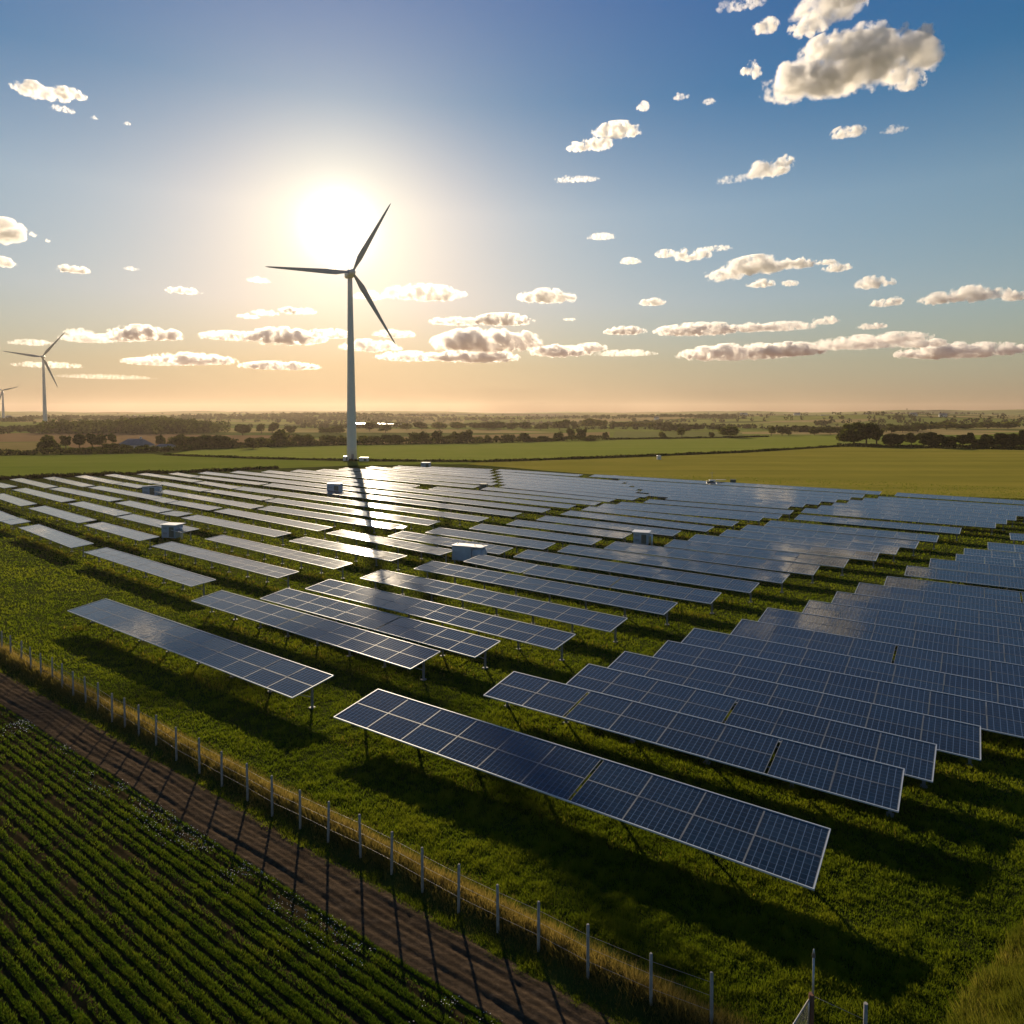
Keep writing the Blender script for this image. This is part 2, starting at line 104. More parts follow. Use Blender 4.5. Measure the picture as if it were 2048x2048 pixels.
def obj(name,me,parent=None):
    return link(bpy.data.objects.new(name,me),parent)
class MB:
    """collects boxes, tubes and lathes into one mesh"""
    def __init__(s): s.bm=bmesh.new()
    def box(s,c,size,rot=None,mi=0,taper=None):
        g=bmesh.ops.create_cube(s.bm,size=1.0); vs=g['verts']
        for v in vs:
            if taper and v.co.z>0: v.co.x*=taper[0]; v.co.y*=taper[1]
        M=Matrix.Translation(c)@(rot.to_4x4() if rot else Matrix())@Matrix.Diagonal((*size,1))
        bmesh.ops.transform(s.bm,matrix=M,verts=vs)
        for f in set(f for v in vs for f in v.link_faces): f.material_index=mi
        return s
    def tube(s,a,b,r0,r1=None,n=8,mi=0,cap=True):
        r1=r0 if r1 is None else r1; a=Vector(a);b=Vector(b); d=b-a
        g=bmesh.ops.create_cone(s.bm,cap_ends=cap,segments=n,radius1=r0,radius2=r1,depth=d.length)
        M=Matrix.Translation((a+b)/2)@d.to_track_quat('Z','Y').to_matrix().to_4x4()
        bmesh.ops.transform(s.bm,matrix=M,verts=g['verts'])
        for f in set(f for v in g['verts'] for f in v.link_faces):
            f.material_index=mi; f.smooth=len(f.verts)==4
        return s
    def rings(s,rings,mi=0,cap=True,smooth=True):
        prev=None
        L=[[s.bm.verts.new(p) for p in r] for r in rings]
        for a,b in zip(L[:-1],L[1:]):
            n=len(a)
            for i in range(n):
                f=s.bm.faces.new((a[i],a[(i+1)%n],b[(i+1)%n],b[i])); f.material_index=mi; f.smooth=smooth
        if cap:
            for r in (L[0][::-1],L[-1]):
                f=s.bm.faces.new(r); f.material_index=mi
        return s
    def mesh(s,name,*mats,bevel=0):
        if bevel: bmesh.ops.bevel(s.bm,geom=[e for e in s.bm.edges if len(e.link_faces)==2 and e.calc_face_angle(0)>.6],offset=bevel,segments=1,affect='EDGES')
        bmesh.ops.recalc_face_normals(s.bm,faces=s.bm.faces)
        me=bpy.data.meshes.new(name); s.bm.to_mesh(me); s.bm.free()
        for m in mats: me.materials.append(m)
        return me
def lattice(seed):
    return np.random.default_rng(seed).random((256,256)).astype(np.float32)
_L={}
def vnoise(x,y,seed=0):
    if seed not in _L: _L[seed]=lattice(seed)
    T=_L[seed]; xi=np.floor(x).astype(int); yi=np.floor(y).astype(int); fx=x-xi; fy=y-yi
    fx=fx*fx*(3-2*fx); fy=fy*fy*(3-2*fy); xi&=255; yi&=255; x1=(xi+1)&255; y1=(yi+1)&255
    return (T[xi,yi]*(1-fx)+T[x1,yi]*fx)*(1-fy)+(T[xi,y1]*(1-fx)+T[x1,y1]*fx)*fy
def fbm(x,y,seed=0,o=4):
    a=0;amp=.5
    for i in range(o): a=a+amp*vnoise(x*2**i+17*i,y*2**i+31*i,seed+i); amp*=.5
    return a/(1-.5**o)
def sstep(a,b,x):
    t=np.clip((x-a)/(b-a),0,1); return t*t*(3-2*t)

# ------------------------------------------------------------------ materials
def newmat(name):
    m=bpy.data.materials.new(name); m.use_nodes=True; t=m.node_tree; t.nodes.clear()
    o=t.nodes.new('ShaderNodeOutputMaterial'); return m,t,o
def nd(t,typ,**kw):
    n=t.nodes.new(typ)
    for k,v in kw.items():
        if k in n.inputs: 
            if hasattr(v,'links'): t.links.new(v,n.inputs[k])
            else: n.inputs[k].default_value=v
        else: setattr(n,k,v)
    return n
def ramp_(t,fac,stops):
    r=t.nodes.new('ShaderNodeValToRGB'); t.links.new(fac,r.inputs[0]); c=r.color_ramp
    c.elements[0].position=stops[0][0]; c.elements[0].color=(*stops[0][1],1); c.elements[1].position=stops[-1][0]; c.elements[1].color=(*stops[-1][1],1)
    for p,q in stops[1:-1]:
        e=c.elements.new(p); e.color=(*q,1)
    return r.outputs[0]
def noise_(t,vec,scale,detail=4,rough=.6,out='Fac'):
    n=t.nodes.new('ShaderNodeTexNoise'); n.inputs['Scale'].default_value=scale; n.inputs['Detail'].default_value=detail; n.inputs['Roughness'].default_value=rough
    if vec is not None: t.links.new(vec,n.inputs['Vector'])
    return n.outputs[out]
def mapping_(t,vec,rot=(0,0,0),scale=(1,1,1)):
    n=t.nodes.new('ShaderNodeMapping'); n.inputs['Rotation'].default_value=rot; n.inputs['Scale'].default_value=scale; t.links.new(vec,n.inputs['Vector']); return n.outputs[0]
def mix_(t,fac,a,b,typ='MIX'):
    n=t.nodes.new('ShaderNodeMixRGB'); n.blend_type=typ
    for i,v in enumerate((fac,a,b)):
        if hasattr(v,'links'): t.links.new(v,n.inputs[i])
        else: n.inputs[i].default_value=v if i==0 else (*v,1)
    return n.outputs[0]
def plain(name,c,rough=.6,metal=0,spec=.5,var=.15,scale=3.):
    m,t,o=newmat(name); g=nd(t,'ShaderNodeNewGeometry').outputs['Position']
    f=noise_(t,g,scale,5,.65)
    cc=ramp_(t,f,[(.25,tuple(x*(1-var) for x in c)),(.75,tuple(min(1,x*(1+var)) for x in c))])
    p=nd(t,'ShaderNodeBsdfPrincipled',Roughness=rough,Metallic=metal); p.inputs['Specular IOR Level'].default_value=spec
    t.links.new(cc,p.inputs['Base Color']); t.links.new(p.outputs[0],o.inputs[0]); return m
def leafmat(name,stops,trans=.45,attr=True,scale=.15,pat=.5,rough=.7):
    """diffuse + translucent blades / leaves; colour from a per-blade value and a broad patch noise"""
    m,t,o=newmat(name); g=nd(t,'ShaderNodeNewGeometry').outputs['Position']
    n1=noise_(t,g,scale,3,.6)
    if attr:
        a=nd(t,'ShaderNodeAttribute',attribute_name='var').outputs['Fac']
        mth=nd(t,'ShaderNodeMath',operation='MULTIPLY_ADD'); t.links.new(n1,mth.inputs[0]); mth.inputs[1].default_value=pat
        sc=nd(t,'ShaderNodeMath',operation='MULTIPLY'); t.links.new(a,sc.inputs[0]); sc.inputs[1].default_value=1-pat
        t.links.new(sc.outputs[0],mth.inputs[2]); f=mth.outputs[0]
    else: f=n1
    c=ramp_(t,f,stops)
    d=nd(t,'ShaderNodeBsdfDiffuse'); tr=nd(t,'ShaderNodeBsdfTranslucent'); t.links.new(c,d.inputs[0])
    br=mix_(t,1.0,c,(1.25,1.15,.6),'MULTIPLY'); t.links.new(br,tr.inputs[0])
    mx=nd(t,'ShaderNodeMixShader'); mx.inputs[0].default_value=trans; t.links.new(d.outputs[0],mx.inputs[1]); t.links.new(tr.outputs[0],mx.inputs[2])
    t.links.new(mx.outputs[0],o.inputs[0]); return m
def fieldmat(name,stops,ang=0,stripe=.35,freq=.25,bump=.5,scale=.05,fine=3.):
    m,t,o=newmat(name); g=nd(t,'ShaderNodeNewGeometry').outputs['Position']
    v=mapping_(t,g,(0,0,R(ang)),(freq*.06,freq,1)); f1=noise_(t,v,1.,5,.7)
    f2=noise_(t,g,scale,4,.6); f3=noise_(t,g,fine,5,.8)
    f=mix_(t,stripe,f2,f1); f=mix_(t,.22,f,f3)
    c=ramp_(t,f,stops)
    b=nd(t,'ShaderNodeBump',Strength=bump,Distance=.3); t.links.new(f3,b.inputs['Height'])
    d=nd(t,'ShaderNodeBsdfDiffuse'); t.links.new(c,d.inputs[0]); t.links.new(b.outputs[0],d.inputs['Normal'])
    tr=nd(t,'ShaderNodeBsdfSheen') if False else None
    t.links.new(d.outputs[0],o.inputs[0]); return m

M={}
M['alu']=plain('aluminium frame',(.17,.195,.23),.55,.0,.3,.08)
M['steel']=plain('galvanised steel',(.2,.215,.23),.65,.2,.3,.2,2)
M['white']=plain('white paint',(.68,.66,.63),.45,0,.5,.06,.4)
M['blade']=plain('grey blade coating',(.42,.41,.4),.45,0,.5,.06,.3)
M['cab']=plain('pale blue grey cabinet paint',(.34,.42,.52),.45,0,.5,.15,1.5)
M['cabdark']=plain('dark green grey cabinet paint',(.1,.12,.1),.55,0,.5,.2,1.5)
M['lid']=plain('white metal lid',(.75,.76,.78),.4,.1,.5,.05,1)
M['tan']=plain('weathered plywood',(.3,.22,.14),.7,0,.3,.25,2)
M['post']=plain('weathered grey timber post',(.27,.26,.25),.85,0,.2,.3,6)
M['rust']=plain('rusty brown gate post',(.16,.075,.045),.8,.2,.3,.3,5)
M['wire']=plain('galvanised wire',(.35,.35,.36),.45,.8,.5,.1)
M['concrete']=plain('concrete pad',(.33,.32,.3),.9,0,.2,.15,1)
M['bark']=plain('bark',(.06,.045,.03),.95,0,.1,.3,2)
M['wall']=plain('rendered wall',(.55,.52,.47),.85,0,.2,.1,.5)
M['slate']=plain('slate roof',(.2,.2,.205),.7,0,.3,.2,.6)
M['shed']=plain('sheet metal roof',(.62,.63,.65),.22,.9,.5,.05,.5)
M['window']=plain('window glass',(.03,.035,.04),.1,0,.6,.1)

def glassmat():
    m,t,o=newmat('solar cells under glass')
    uv=nd(t,'ShaderNodeUVMap',uv_map='cells').outputs[0]; s=nd(t,'ShaderNodeSeparateXYZ'); t.links.new(uv,s.inputs[0])
    def mth(op,a,b=None):
        n=nd(t,'ShaderNodeMath',operation=op)
        for i,v in enumerate((a,b)):
            if v is None: continue
            if hasattr(v,'links'): t.links.new(v,n.inputs[i])
            else: n.inputs[i].default_value=v
        return n.outputs[0]
    def line(c,n,wd):   # thin gap lines between cells
        f=mth('FRACT',mth('MULTIPLY',c,n)); d=mth('MINIMUM',f,mth('SUBTRACT',1.0,f)); return mth('LESS_THAN',d,wd)
    lu=line(s.outputs[0],9,.05); lv=line(s.outputs[1],6,.028)
    fu=line(s.outputs[0],1,.011); fv=line(s.outputs[1],1,.016)
    cell=nd(t,'ShaderNodeCombineXYZ'); t.links.new(mth('FLOOR',mth('MULTIPLY',s.outputs[0],9)),cell.inputs[0]); t.links.new(mth('FLOOR',mth('MULTIPLY',s.outputs[1],6)),cell.inputs[1])
    oi=nd(t,'ShaderNodeObjectInfo'); t.links.new(mth('MULTIPLY',oi.outputs['Random'],50.),cell.inputs[2])
    wn=nd(t,'ShaderNodeTexWhiteNoise'); t.links.new(cell.outputs[0],wn.inputs['Vector'])
    rnd=nd(t,'ShaderNodeMath',operation='MULTIPLY_ADD'); t.links.new(wn.outputs['Value'],rnd.inputs[0]); rnd.inputs[1].default_value=.45; t.links.new(mth('MULTIPLY',oi.outputs['Random'],.55),rnd.inputs[2])
    cc=ramp_(t,rnd.outputs[0],[(0,(.002,.008,.016)),(1,(.007,.023,.046))])
    cc=mix_(t,mth('MULTIPLY',lv,.5),cc,(.10,.15,.24)); cc=mix_(t,mth('MULTIPLY',lu,.75),cc,(.12,.18,.28))
    fr=mth('MAXIMUM',fu,fv); cc=mix_(t,fr,cc,(.42,.47,.54))
    g=nd(t,'ShaderNodeNewGeometry').outputs['Position']
    dirt=noise_(t,g,.6,4,.6)
    p=nd(t,'ShaderNodeBsdfPrincipled',IOR=1.5); t.links.new(cc,p.inputs['Base Color'])
    rr=nd(t,'ShaderNodeMapRange'); t.links.new(dirt,rr.inputs[0]); rr.inputs[3].default_value=.36; rr.inputs[4].default_value=.48; p.inputs['Specular IOR Level'].default_value=0; t.links.new(rr.outputs[0],p.inputs['Roughness']); p.inputs['Coat Weight'].default_value=1; p.inputs['Coat Roughness'].default_value=.06; p.inputs['Sheen Weight'].default_value=.045; p.inputs['Sheen Roughness'].default_value=.45; p.inputs['Sheen Tint'].default_value=(.85,.92,1,1); p.inputs['Coat IOR'].default_value=1.5
    b=nd(t,'ShaderNodeBump',Strength=.035,Distance=.12); t.links.new(noise_(t,g,1.6,3,.6),b.inputs['Height']); t.links.new(b.outputs[0],p.inputs['Normal']); t.links.new(b.outputs[0],p.inputs['Coat Normal'])
    t.links.new(p.outputs[0],o.inputs[0]); return m
M['glass']=glassmat()

GRASS=[(.2,(.03,.05,.004)),(.5,(.085,.130,.010)),(.8,(.19,.22,.02))]
M['grass']=leafmat('meadow grass',GRASS,.5,True,.12,.5)
M['crop']=leafmat('young crop',[(.2,(.02,.045,.005)),(.55,(.052,.098,.01)),(.85,(.11,.14,.016))],.5,True,.1,.35)
M['verge']=leafmat('dry verge grass',[(.15,(.07,.08,.02)),(.5,(.17,.14,.05)),(.85,(.30,.23,.10))],.5,True,.25,.4)
M['weed']=leafmat('weeds under the panels',[(.2,(.05,.06,.01)),(.6,(.13,.13,.02)),(.9,(.22,.19,.04))],.5,True,.3,.4)
M['mound']=leafmat('mound grass',[(.15,(.045,.065,.010)),(.55,(.12,.135,.022)),(.9,(.32,.27,.09))],.5,True,.3,.35)
M['lit_edge']=plain('aluminium edge with painted highlight',(.55,.60,.66),.45,.1,.5,.06)  # paler than the frames: light caught on table edges, put into the colour
M['flower']=plain('white flower heads',(.6,.62,.6),.8,0,.2,.1)
M['leaf_a']=leafmat('oak leaves',[(.25,(.024,.036,.008)),(.75,(.085,.10,.02))],.45,True,.3,.3)
M['leaf_b']=leafmat('hawthorn leaves',[(.25,(.018,.028,.008)),(.75,(.06,.075,.018))],.42,True,.3,.3)
M['leaf_c']=leafmat('pale willow leaves',[(.25,(.045,.06,.012)),(.75,(.14,.15,.035))],.5,True,.3,.3)
M['wood']=leafmat('distant woodland leaves',[(.2,(.016,.022,.009)),(.8,(.05,.055,.02))],.3,True,.003,.4)

def groundmat():
    m,t,o=newmat('ground'); g=nd(t,'ShaderNodeNewGeometry').outputs['Position']
    # near: thin grass over earth; far: a patchwork of fields
    n1=noise_(t,g,.35,6,.7); n2=noise_(t,g,.06,4,.6)
    near=ramp_(t,mix_(t,.4,n1,n2),[(.3,(.020,.026,.007)),(.55,(.05,.062,.013)),(.75,(.085,.085,.022))])
    v=mapping_(t,g,(0,0,R(28)),(.0032,.0055,0)); vo=nd(t,'ShaderNodeTexVoronoi',feature='F1'); t.links.new(v,vo.inputs['Vector']); vo.inputs['Scale'].default_value=1.0
    sp=nd(t,'ShaderNodeSeparateColor'); t.links.new(vo.outputs['Color'],sp.inputs[0])
    r=t.nodes.new('ShaderNodeValToRGB'); t.links.new(sp.outputs[0],r.inputs[0]); r.color_ramp.interpolation='CONSTANT'
    pal=[(0,(.17,.19,.045)),(.2,(.30,.23,.10)),(.38,(.12,.15,.035)),(.55,(.25,.21,.08)),(.7,(.10,.115,.035)),(.85,(.21,.215,.06))]
    r.color_ramp.elements[0].position=0; r.color_ramp.elements[0].color=(*pal[0][1],1); r.color_ramp.elements[1].position=pal[-1][0]; r.color_ramp.elements[1].color=(*pal[-1][1],1)
    for p,c in pal[1:-1]:
        e=r.color_ramp.elements.new(p); e.color=(*c,1)
    far=mix_(t,.5,r.outputs[0],mix_(t,1.0,r.outputs[0],ramp_(t,noise_(t,g,.02,5,.7),[(.3,(.5,.5,.5)),(.7,(1.4,1.4,1.4))]),'MULTIPLY'))
    ln=nd(t,'ShaderNodeVectorMath',operation='LENGTH'); t.links.new(g,ln.inputs[0])
    mr=nd(t,'ShaderNodeMapRange'); t.links.new(ln.outputs['Value'],mr.inputs[0]); mr.inputs[1].default_value=430; mr.inputs[2].default_value=520
    c=mix_(t,mr.outputs[0],near,far)
    b=nd(t,'ShaderNodeBump',Strength=.4,Distance=.15); t.links.new(noise_(t,g,2.2,6,.75),b.inputs['Height'])
    d=nd(t,'ShaderNodeBsdfDiffuse'); t.links.new(c,d.inputs[0]); t.links.new(b.outputs[0],d.inputs['Normal']); t.links.new(d.outputs[0],o.inputs[0]); return m
M['ground']=groundmat()
GR=[(.25,(.10,.13,.018)),(.5,(.15,.18,.026)),(.75,(.2,.21,.04))]
M['green_field']=fieldmat('green pasture',GR,-12,.6,.05)
M['hay_field']=fieldmat('mown hay field',[(.25,(.14,.17,.028)),(.5,(.2,.225,.04)),(.75,(.26,.25,.055))],-8,.65,.05)
M['golden_field']=fieldmat('golden stubble',[(.3,(.15,.145,.022)),(.5,(.23,.205,.034)),(.7,(.32,.26,.05))],8,.75,.07)
M['tan_field']=fieldmat('tan grassland',[(.25,(.15,.12,.04)),(.75,(.26,.2,.08))],20,.4,.2)
M['brown_field']=fieldmat('ploughed brown field',[(.25,(.15,.09,.045)),(.75,(.27,.18,.09))],20,.4,.15)
M['stubble_field']=fieldmat('pale stubble',[(.25,(.18,.13,.06)),(.75,(.3,.22,.1))],10,.4,.15)
M['pale_green_field']=fieldmat('pale green field',[(.25,(.12,.13,.04)),(.75,(.2,.2,.07))],10,.4,.15)
M['far_green_field']=fieldmat('far green field',GR,10,.4,.15)

def soilmat():
    m,t,o=newmat('dry track soil'); g=nd(t,'ShaderNodeNewGeometry').outputs['Position']
    v=mapping_(t,g,(0,0,R(35.3)),(.25,3.,1)); f=mix_(t,.5,noise_(t,v,1.2,6,.7),noise_(t,g,5,6,.8))
    c=ramp_(t,f,[(.3,(.028,.02,.013)),(.5,(.062,.045,.030)),(.7,(.135,.098,.066))])
    b=nd(t,'ShaderNodeBump',Strength=.8,Distance=.08); t.links.new(noise_(t,g,6,8,.8),b.inputs['Height'])
    d=nd(t,'ShaderNodeBsdfDiffuse'); t.links.new(c,d.inputs[0]); t.links.new(b.outputs[0],d.inputs['Normal']); t.links.new(d.outputs[0],o.inputs[0]); return m
M['soil']=soilmat()
def cropsoil():
    m,t,o=newmat('crop field earth'); g=nd(t,'ShaderNodeNewGeometry').outputs['Position']
    c=ramp_(t,noise_(t,g,1.5,6,.75),[(.3,(.018,.016,.007)),(.55,(.045,.034,.016)),(.75,(.08,.055,.028))])
    d=nd(t,'ShaderNodeBsdfDiffuse'); t.links.new(c,d.inputs[0]); t.links.new(d.outputs[0],o.inputs[0]); return m
M['cropsoil']=cropsoil()

# ------------------------------------------------------------------ terrain: one sheet to the horizon
def terrain(x,y):
    r=np.hypot(x,y); az=np.arctan2(x,y)
    f=sstep(950,1900,r)
    h=f*(44*fbm(x/800+5,y/520+9,40,3)-16)
    h=h+sstep(2600,5200,r)*(26*fbm(az*6+20,r/3500,50,2)+13)
    return np.where(r<950,0,h)
def build_ground():
    na=520; fr=np.concatenate([np.linspace(-50,50,380),np.linspace(50,310,142)[1:-1]]); a=np.radians(fr); na=len(a)
    rad=np.concatenate([[0],np.geomspace(6,900,46),np.geomspace(950,9000,90)]); nr=len(rad)
    X=rad[:,None]*np.sin(a)[None]; Y=rad[:,None]*np.cos(a)[None]; Z=terrain(X,Y)
    V=np.stack([X,Y,Z],-1).reshape(-1,3)
    i,j=np.meshgrid(np.arange(nr-1),np.arange(na),indexing='ij'); j2=(j+1)%na
    F=np.stack([i*na+j,i*na+j2,(i+1)*na+j2,(i+1)*na+j],-1).reshape(-1,4)[:, ::-1]
    return npmesh('ground',V,F,M['ground'],True)
tag(obj('ground',build_ground()),kind='structure')
zl={'green_field':.02,'hay_field':.03,'golden_field':.04,'tan_field':.02,'brown_field':.03,'stubble_field':.03,'pale_green_field':.04,'far_green_field':.03}
def smooth_poly(P):
    Q=[]
    for k in range(len(P)):
        a=Vector((*P[k],0)); b=Vector((*P[(k+1)%len(P)],0)); d=b-a; n=max(1,int(d.length/18))
        nrm=Vector((-d.y,d.x,0)).normalized() if d.length else Vector()
        for q in range(n):
            p=a+d*q/n
            if q: p=p+nrm*(mnoise.noise(p*.03)*1.1)
            Q.append(p)
    return Q
for nm,P in FIELDS.items():
    bm=bmesh.new(); f=bm.faces.new([bm.verts.new((p.x,p.y,zl[nm])) for p in smooth_poly(P)])
    bmesh.ops.triangulate(bm,faces=[f]); bmesh.ops.recalc_face_normals(bm,faces=bm.faces)
    if sum(f.normal.z for f in bm.faces)<0: bmesh.ops.reverse_faces(bm,faces=bm.faces)
    me=bpy.data.meshes.new(nm); bm.to_mesh(me); bm.free(); me.materials.append(M[nm]); tag(obj(nm,me),kind='structure')

# ------------------------------------------------------------------ fence line frame: s along the fence, o across it towards the crop field
F0=np.array(FENCE[0]); FD=np.array([math.cos(R(-35.0)),math.sin(R(-35.0))])
FD=(np.array(FENCE[-1])-F0); FD/=np.linalg.norm(FD); FNn=np.array([FD[1],-FD[0]])
if FNn[1]>0: FNn=-FNn
def so_(x,y):
    dx=x-F0[0]; dy=y-F0[1]; return dx*FD[0]+dy*FD[1], dx*FNn[0]+dy*FNn[1]
def xy_(s,o): return F0[0]+s*FD[0]+o*FNn[0], F0[1]+s*FD[1]+o*FNn[1]
def strip(name,s0,s1,ds,o0,o1,do,zf,mat):
    S=np.arange(s0,s1+ds,ds); O=np.arange(o0,o1+do*.5,do); SS,OO=np.meshgrid(S,O,indexing='ij')
    OO=OO+.0*SS; X,Y=xy_(SS,OO); Z=zf(SS,OO,X,Y); n=len(O)
    V=np.stack([X,Y,Z],-1).reshape(-1,3); i,j=np.meshgrid(np.arange(len(S)-1),np.arange(n-1),indexing='ij')
    Fc=np.stack([i*n+j,(i+1)*n+j,(i+1)*n+j+1,i*n+j+1],-1).reshape(-1,4)
    return npmesh(name,V,Fc,mat,True)
def bank_z(o): return .26*np.exp(-((o-.0)/.75)**2)
def zbank(s,o,x,y):
    e=np.minimum(sstep(-1.7,-1.2,o),1-sstep(1.3,1.8,o)); return (bank_z(o)+.06*fbm(x*1.3,y*1.3,3)+.02)*e-.04*(1-e)
tag(obj('verge_bank',strip('verge_bank',-45,75,.3,-1.8,1.8,.15,zbank,M['ground'])),kind='structure')
def ztrack(s,o,x,y):
    wob=.10*(fbm(s*.22,s*0,13)-.5); rut=-.055*np.exp(-((o-2.2+wob)/.24)**2)-.06*np.exp(-((o-3.3+wob)/.22)**2)+.02*np.sin(o*19+1.4*np.sin(s*.5))
    e=np.minimum(sstep(1.05,1.75,o),1-sstep(3.55,4.05,o)); tread=.05*(fbm(o*5,s*.18,12)-.5)
    return (.14+rut+tread+.07*(fbm(s*.35,o*2.5,8)-.5)+.05*(fbm(x*4,y*4,9)-.5))*e-.05*(1-e)
tag(obj('dirt_track',strip('dirt_track',-45,75,.16,.8,4.2,.07,ztrack,M['soil'])),kind='structure')
ROW=.46
def zcrop(s,o,x,y):
    e=sstep(3.7,4.3,o); return (.05+.05*np.cos((o-4.2)*2*math.pi/ROW)+.05*(fbm(x*2,y*2,11)-.5))*e-.05*(1-e)
tag(obj('crop_field',strip('crop_field',-50,75,.6,3.7,36,.12,zcrop,M['cropsoil'])),kind='structure')
# grassy mound in the near right corner
MA=np.array([13.2,20.9]); MD=np.array([.80,.60]); MN=np.array([.60,-.80])
def mound_z(x,y):
    e=(x-MA[0])*MN[0]+(y-MA[1])*MN[1]; u=(x-MA[0])*MD[0]+(y-MA[1])*MD[1]
    return 1.1*sstep(0,2.6,e)*(1-sstep(6,9,e))*sstep(-3,1.5,u)*(1-sstep(13,18,u))
def build_mound():
    e=np.linspace(-.2,9.2,60); u=np.linspace(-3.2,18.2,120); E_,U_=np.meshgrid(e,u,indexing='ij')
    E2=E_+.5*(vnoise(U_*.6,E_*0,22)-.5)
    X=MA[0]+U_*MD[0]+E_*MN[0]; Y=MA[1]+U_*MD[1]+E_*MN[1]; Z=mound_z(X,Y); Z=Z+.18*(fbm(X,Y,21)-.5)*(Z>.03)-.05*(Z<=.03); n=len(u)
    V=np.stack([X,Y,Z],-1).reshape(-1,3); i,j=np.meshgrid(np.arange(len(e)-1),np.arange(n-1),indexing='ij')
    return npmesh('mound',V,np.stack([i*n+j,(i+1)*n+j,(i+1)*n+j+1,i*n+j+1],-1).reshape(-1,4),M['ground'],True)
tag(obj('grassy_mound',build_mound()),kind='structure')
# ------------------------------------------------------------------ grass, crop, verge plants (countless: stuff)
def fan(n,dmin,dmax,half=46.):
    a=np.radians(rng.uniform(-half,half,n)); d=1/rng.uniform(1/dmax,1/dmin,n); return d*np.sin(a),d*np.cos(a),d
def blades(name,x,y,z,h,wd,lean,mat,var):
    n=len(x); th=rng.uniform(0,2*math.pi,n); ph=rng.uniform(0,2*math.pi,n); l=lean*h*rng.uniform(.3,1.2,n)
    dx=np.cos(th)*wd/2; dy=np.sin(th)*wd/2
    V=np.empty((n,3,3),np.float32)
    V[:,0]=np.stack([x-dx,y-dy,z-.02],-1); V[:,1]=np.stack([x+dx,y+dy,z-.02],-1); V[:,2]=np.stack([x+l*np.cos(ph),y+l*np.sin(ph),z+h],-1)
    return npmesh(name,V.reshape(-1,3),np.arange(3*n).reshape(n,3),mat,False,np.repeat(var,3))
def in_table(x,y,pad=0):
    m=np.zeros(len(x),bool)
    for b,tx,ty,ta,L,W in TABLES:
        c,s=math.cos(R(ta)),math.sin(R(ta)); dx=x-tx; dy=y-ty; u=dx*c+dy*s; v=dx*s-dy*c
        m|=(u>-pad)&(u<L+pad)&(v>-pad)&(v<W+pad)
    return m
def build_meadow():
    x,y,d=fan(1700000,17,230); s,o=so_(x,y)
    cl=vnoise(x*1.5,y*1.5,60); cl2=vnoise(x*3.7,y*3.7,61); big=fbm(x*.12,y*.12,62,3)
    c=.55*cl+.45*cl2
    k=((o<-.6)|((o>.5)&(o<1.75)))&(rng.random(len(x))<.25+1.1*c)
    x,y,d,c,big=x[k],y[k],d[k],c[k],big[k]
    mow=sstep(-38,-62,x)*(vnoise((y+.62*x)*.75,(x-.62*y)*.03,64)-.5)
    h=np.clip(.05+.25*np.clip(c-.25,0,1)**1.2+.10*big+.22*mow,.03,1)*rng.uniform(.6,1.3,len(x)); 
    wd=np.maximum(.03,.0015*d)*rng.uniform(.7,1.6,len(x))
    z=mound_z(x,y)
    var=np.clip(.15+.6*c+.25*rng.random(len(x))+.35*(big-.5)+.5*mow,0,1)
    return blades('meadow_grass',x,y,z,h,wd,.7,M['grass'],var)
tag(obj('meadow_grass',build_meadow()),'short green meadow grass between and around the solar tables','grass',kind='stuff')
def build_weeds():
    X=[];Y=[];Z=[]
    for b,tx,ty,ta,L,W in TABLES:
        if math.hypot(tx,ty)>150: continue
        c,s=math.cos(R(ta)),math.sin(R(ta)); n=int(L*22)
        u=rng.uniform(0,L,n); v=W-.1+rng.normal(0,.28,n)
        k=vnoise(u*.8+tx,v*.5+ty,66)>.42; u=u[k]; v=v[k]
        X.append(tx+u*c+v*s); Y.append(ty+u*s-v*c)
    x=np.concatenate(X); y=np.concatenate(Y); d=np.hypot(x,y)
    h=rng.uniform(.15,.5,len(x)); wd=np.maximum(.05,.0014*d)*rng.uniform(.7,1.6,len(x))
    return blades('weeds',x,y,0*x,h,wd,.5,M['weed'],rng.random(len(x)))
tag(obj('weeds',build_weeds()),'tall yellowish weeds growing along the lower edges of the tables','weeds',kind='stuff')
def build_crop():
    x,y,d=fan(1300000,16,75); s,o=so_(x,y); k=(o>3.75); x,y,d,s,o=x[k],y[k],d[k],s[k],o[k]
    q=(o-4.2)/ROW; row=np.round(q); off=(q-row)*ROW; o2=row*ROW+4.2+off*.6
    gap=vnoise(s*.25,row*3.1,70); weak=(np.mod(row,5)==0)*.55
    cl=vnoise(s*1.6,o*2.4,71)
    k=rng.random(len(x))<np.clip(.25+1.15*(.5*gap+.5*cl)-weak,0,1); x,y=xy_(s,o2); x,y,d,cl=x[k],y[k],d[k],cl[k]
    h=(.05+.09*cl)*rng.uniform(.6,1.3,len(x)); wd=np.maximum(.03,.0015*d)*rng.uniform(.7,1.6,len(x))
    return blades('crop_rows',x,y,.08+0*x,h,wd,.8,M['crop'],np.clip(.1+.5*cl+.45*rng.random(len(x)),0,1))
tag(obj('crop_rows',build_crop()),'rows of young green crop in the field beside the dirt track','crop',kind='stuff')
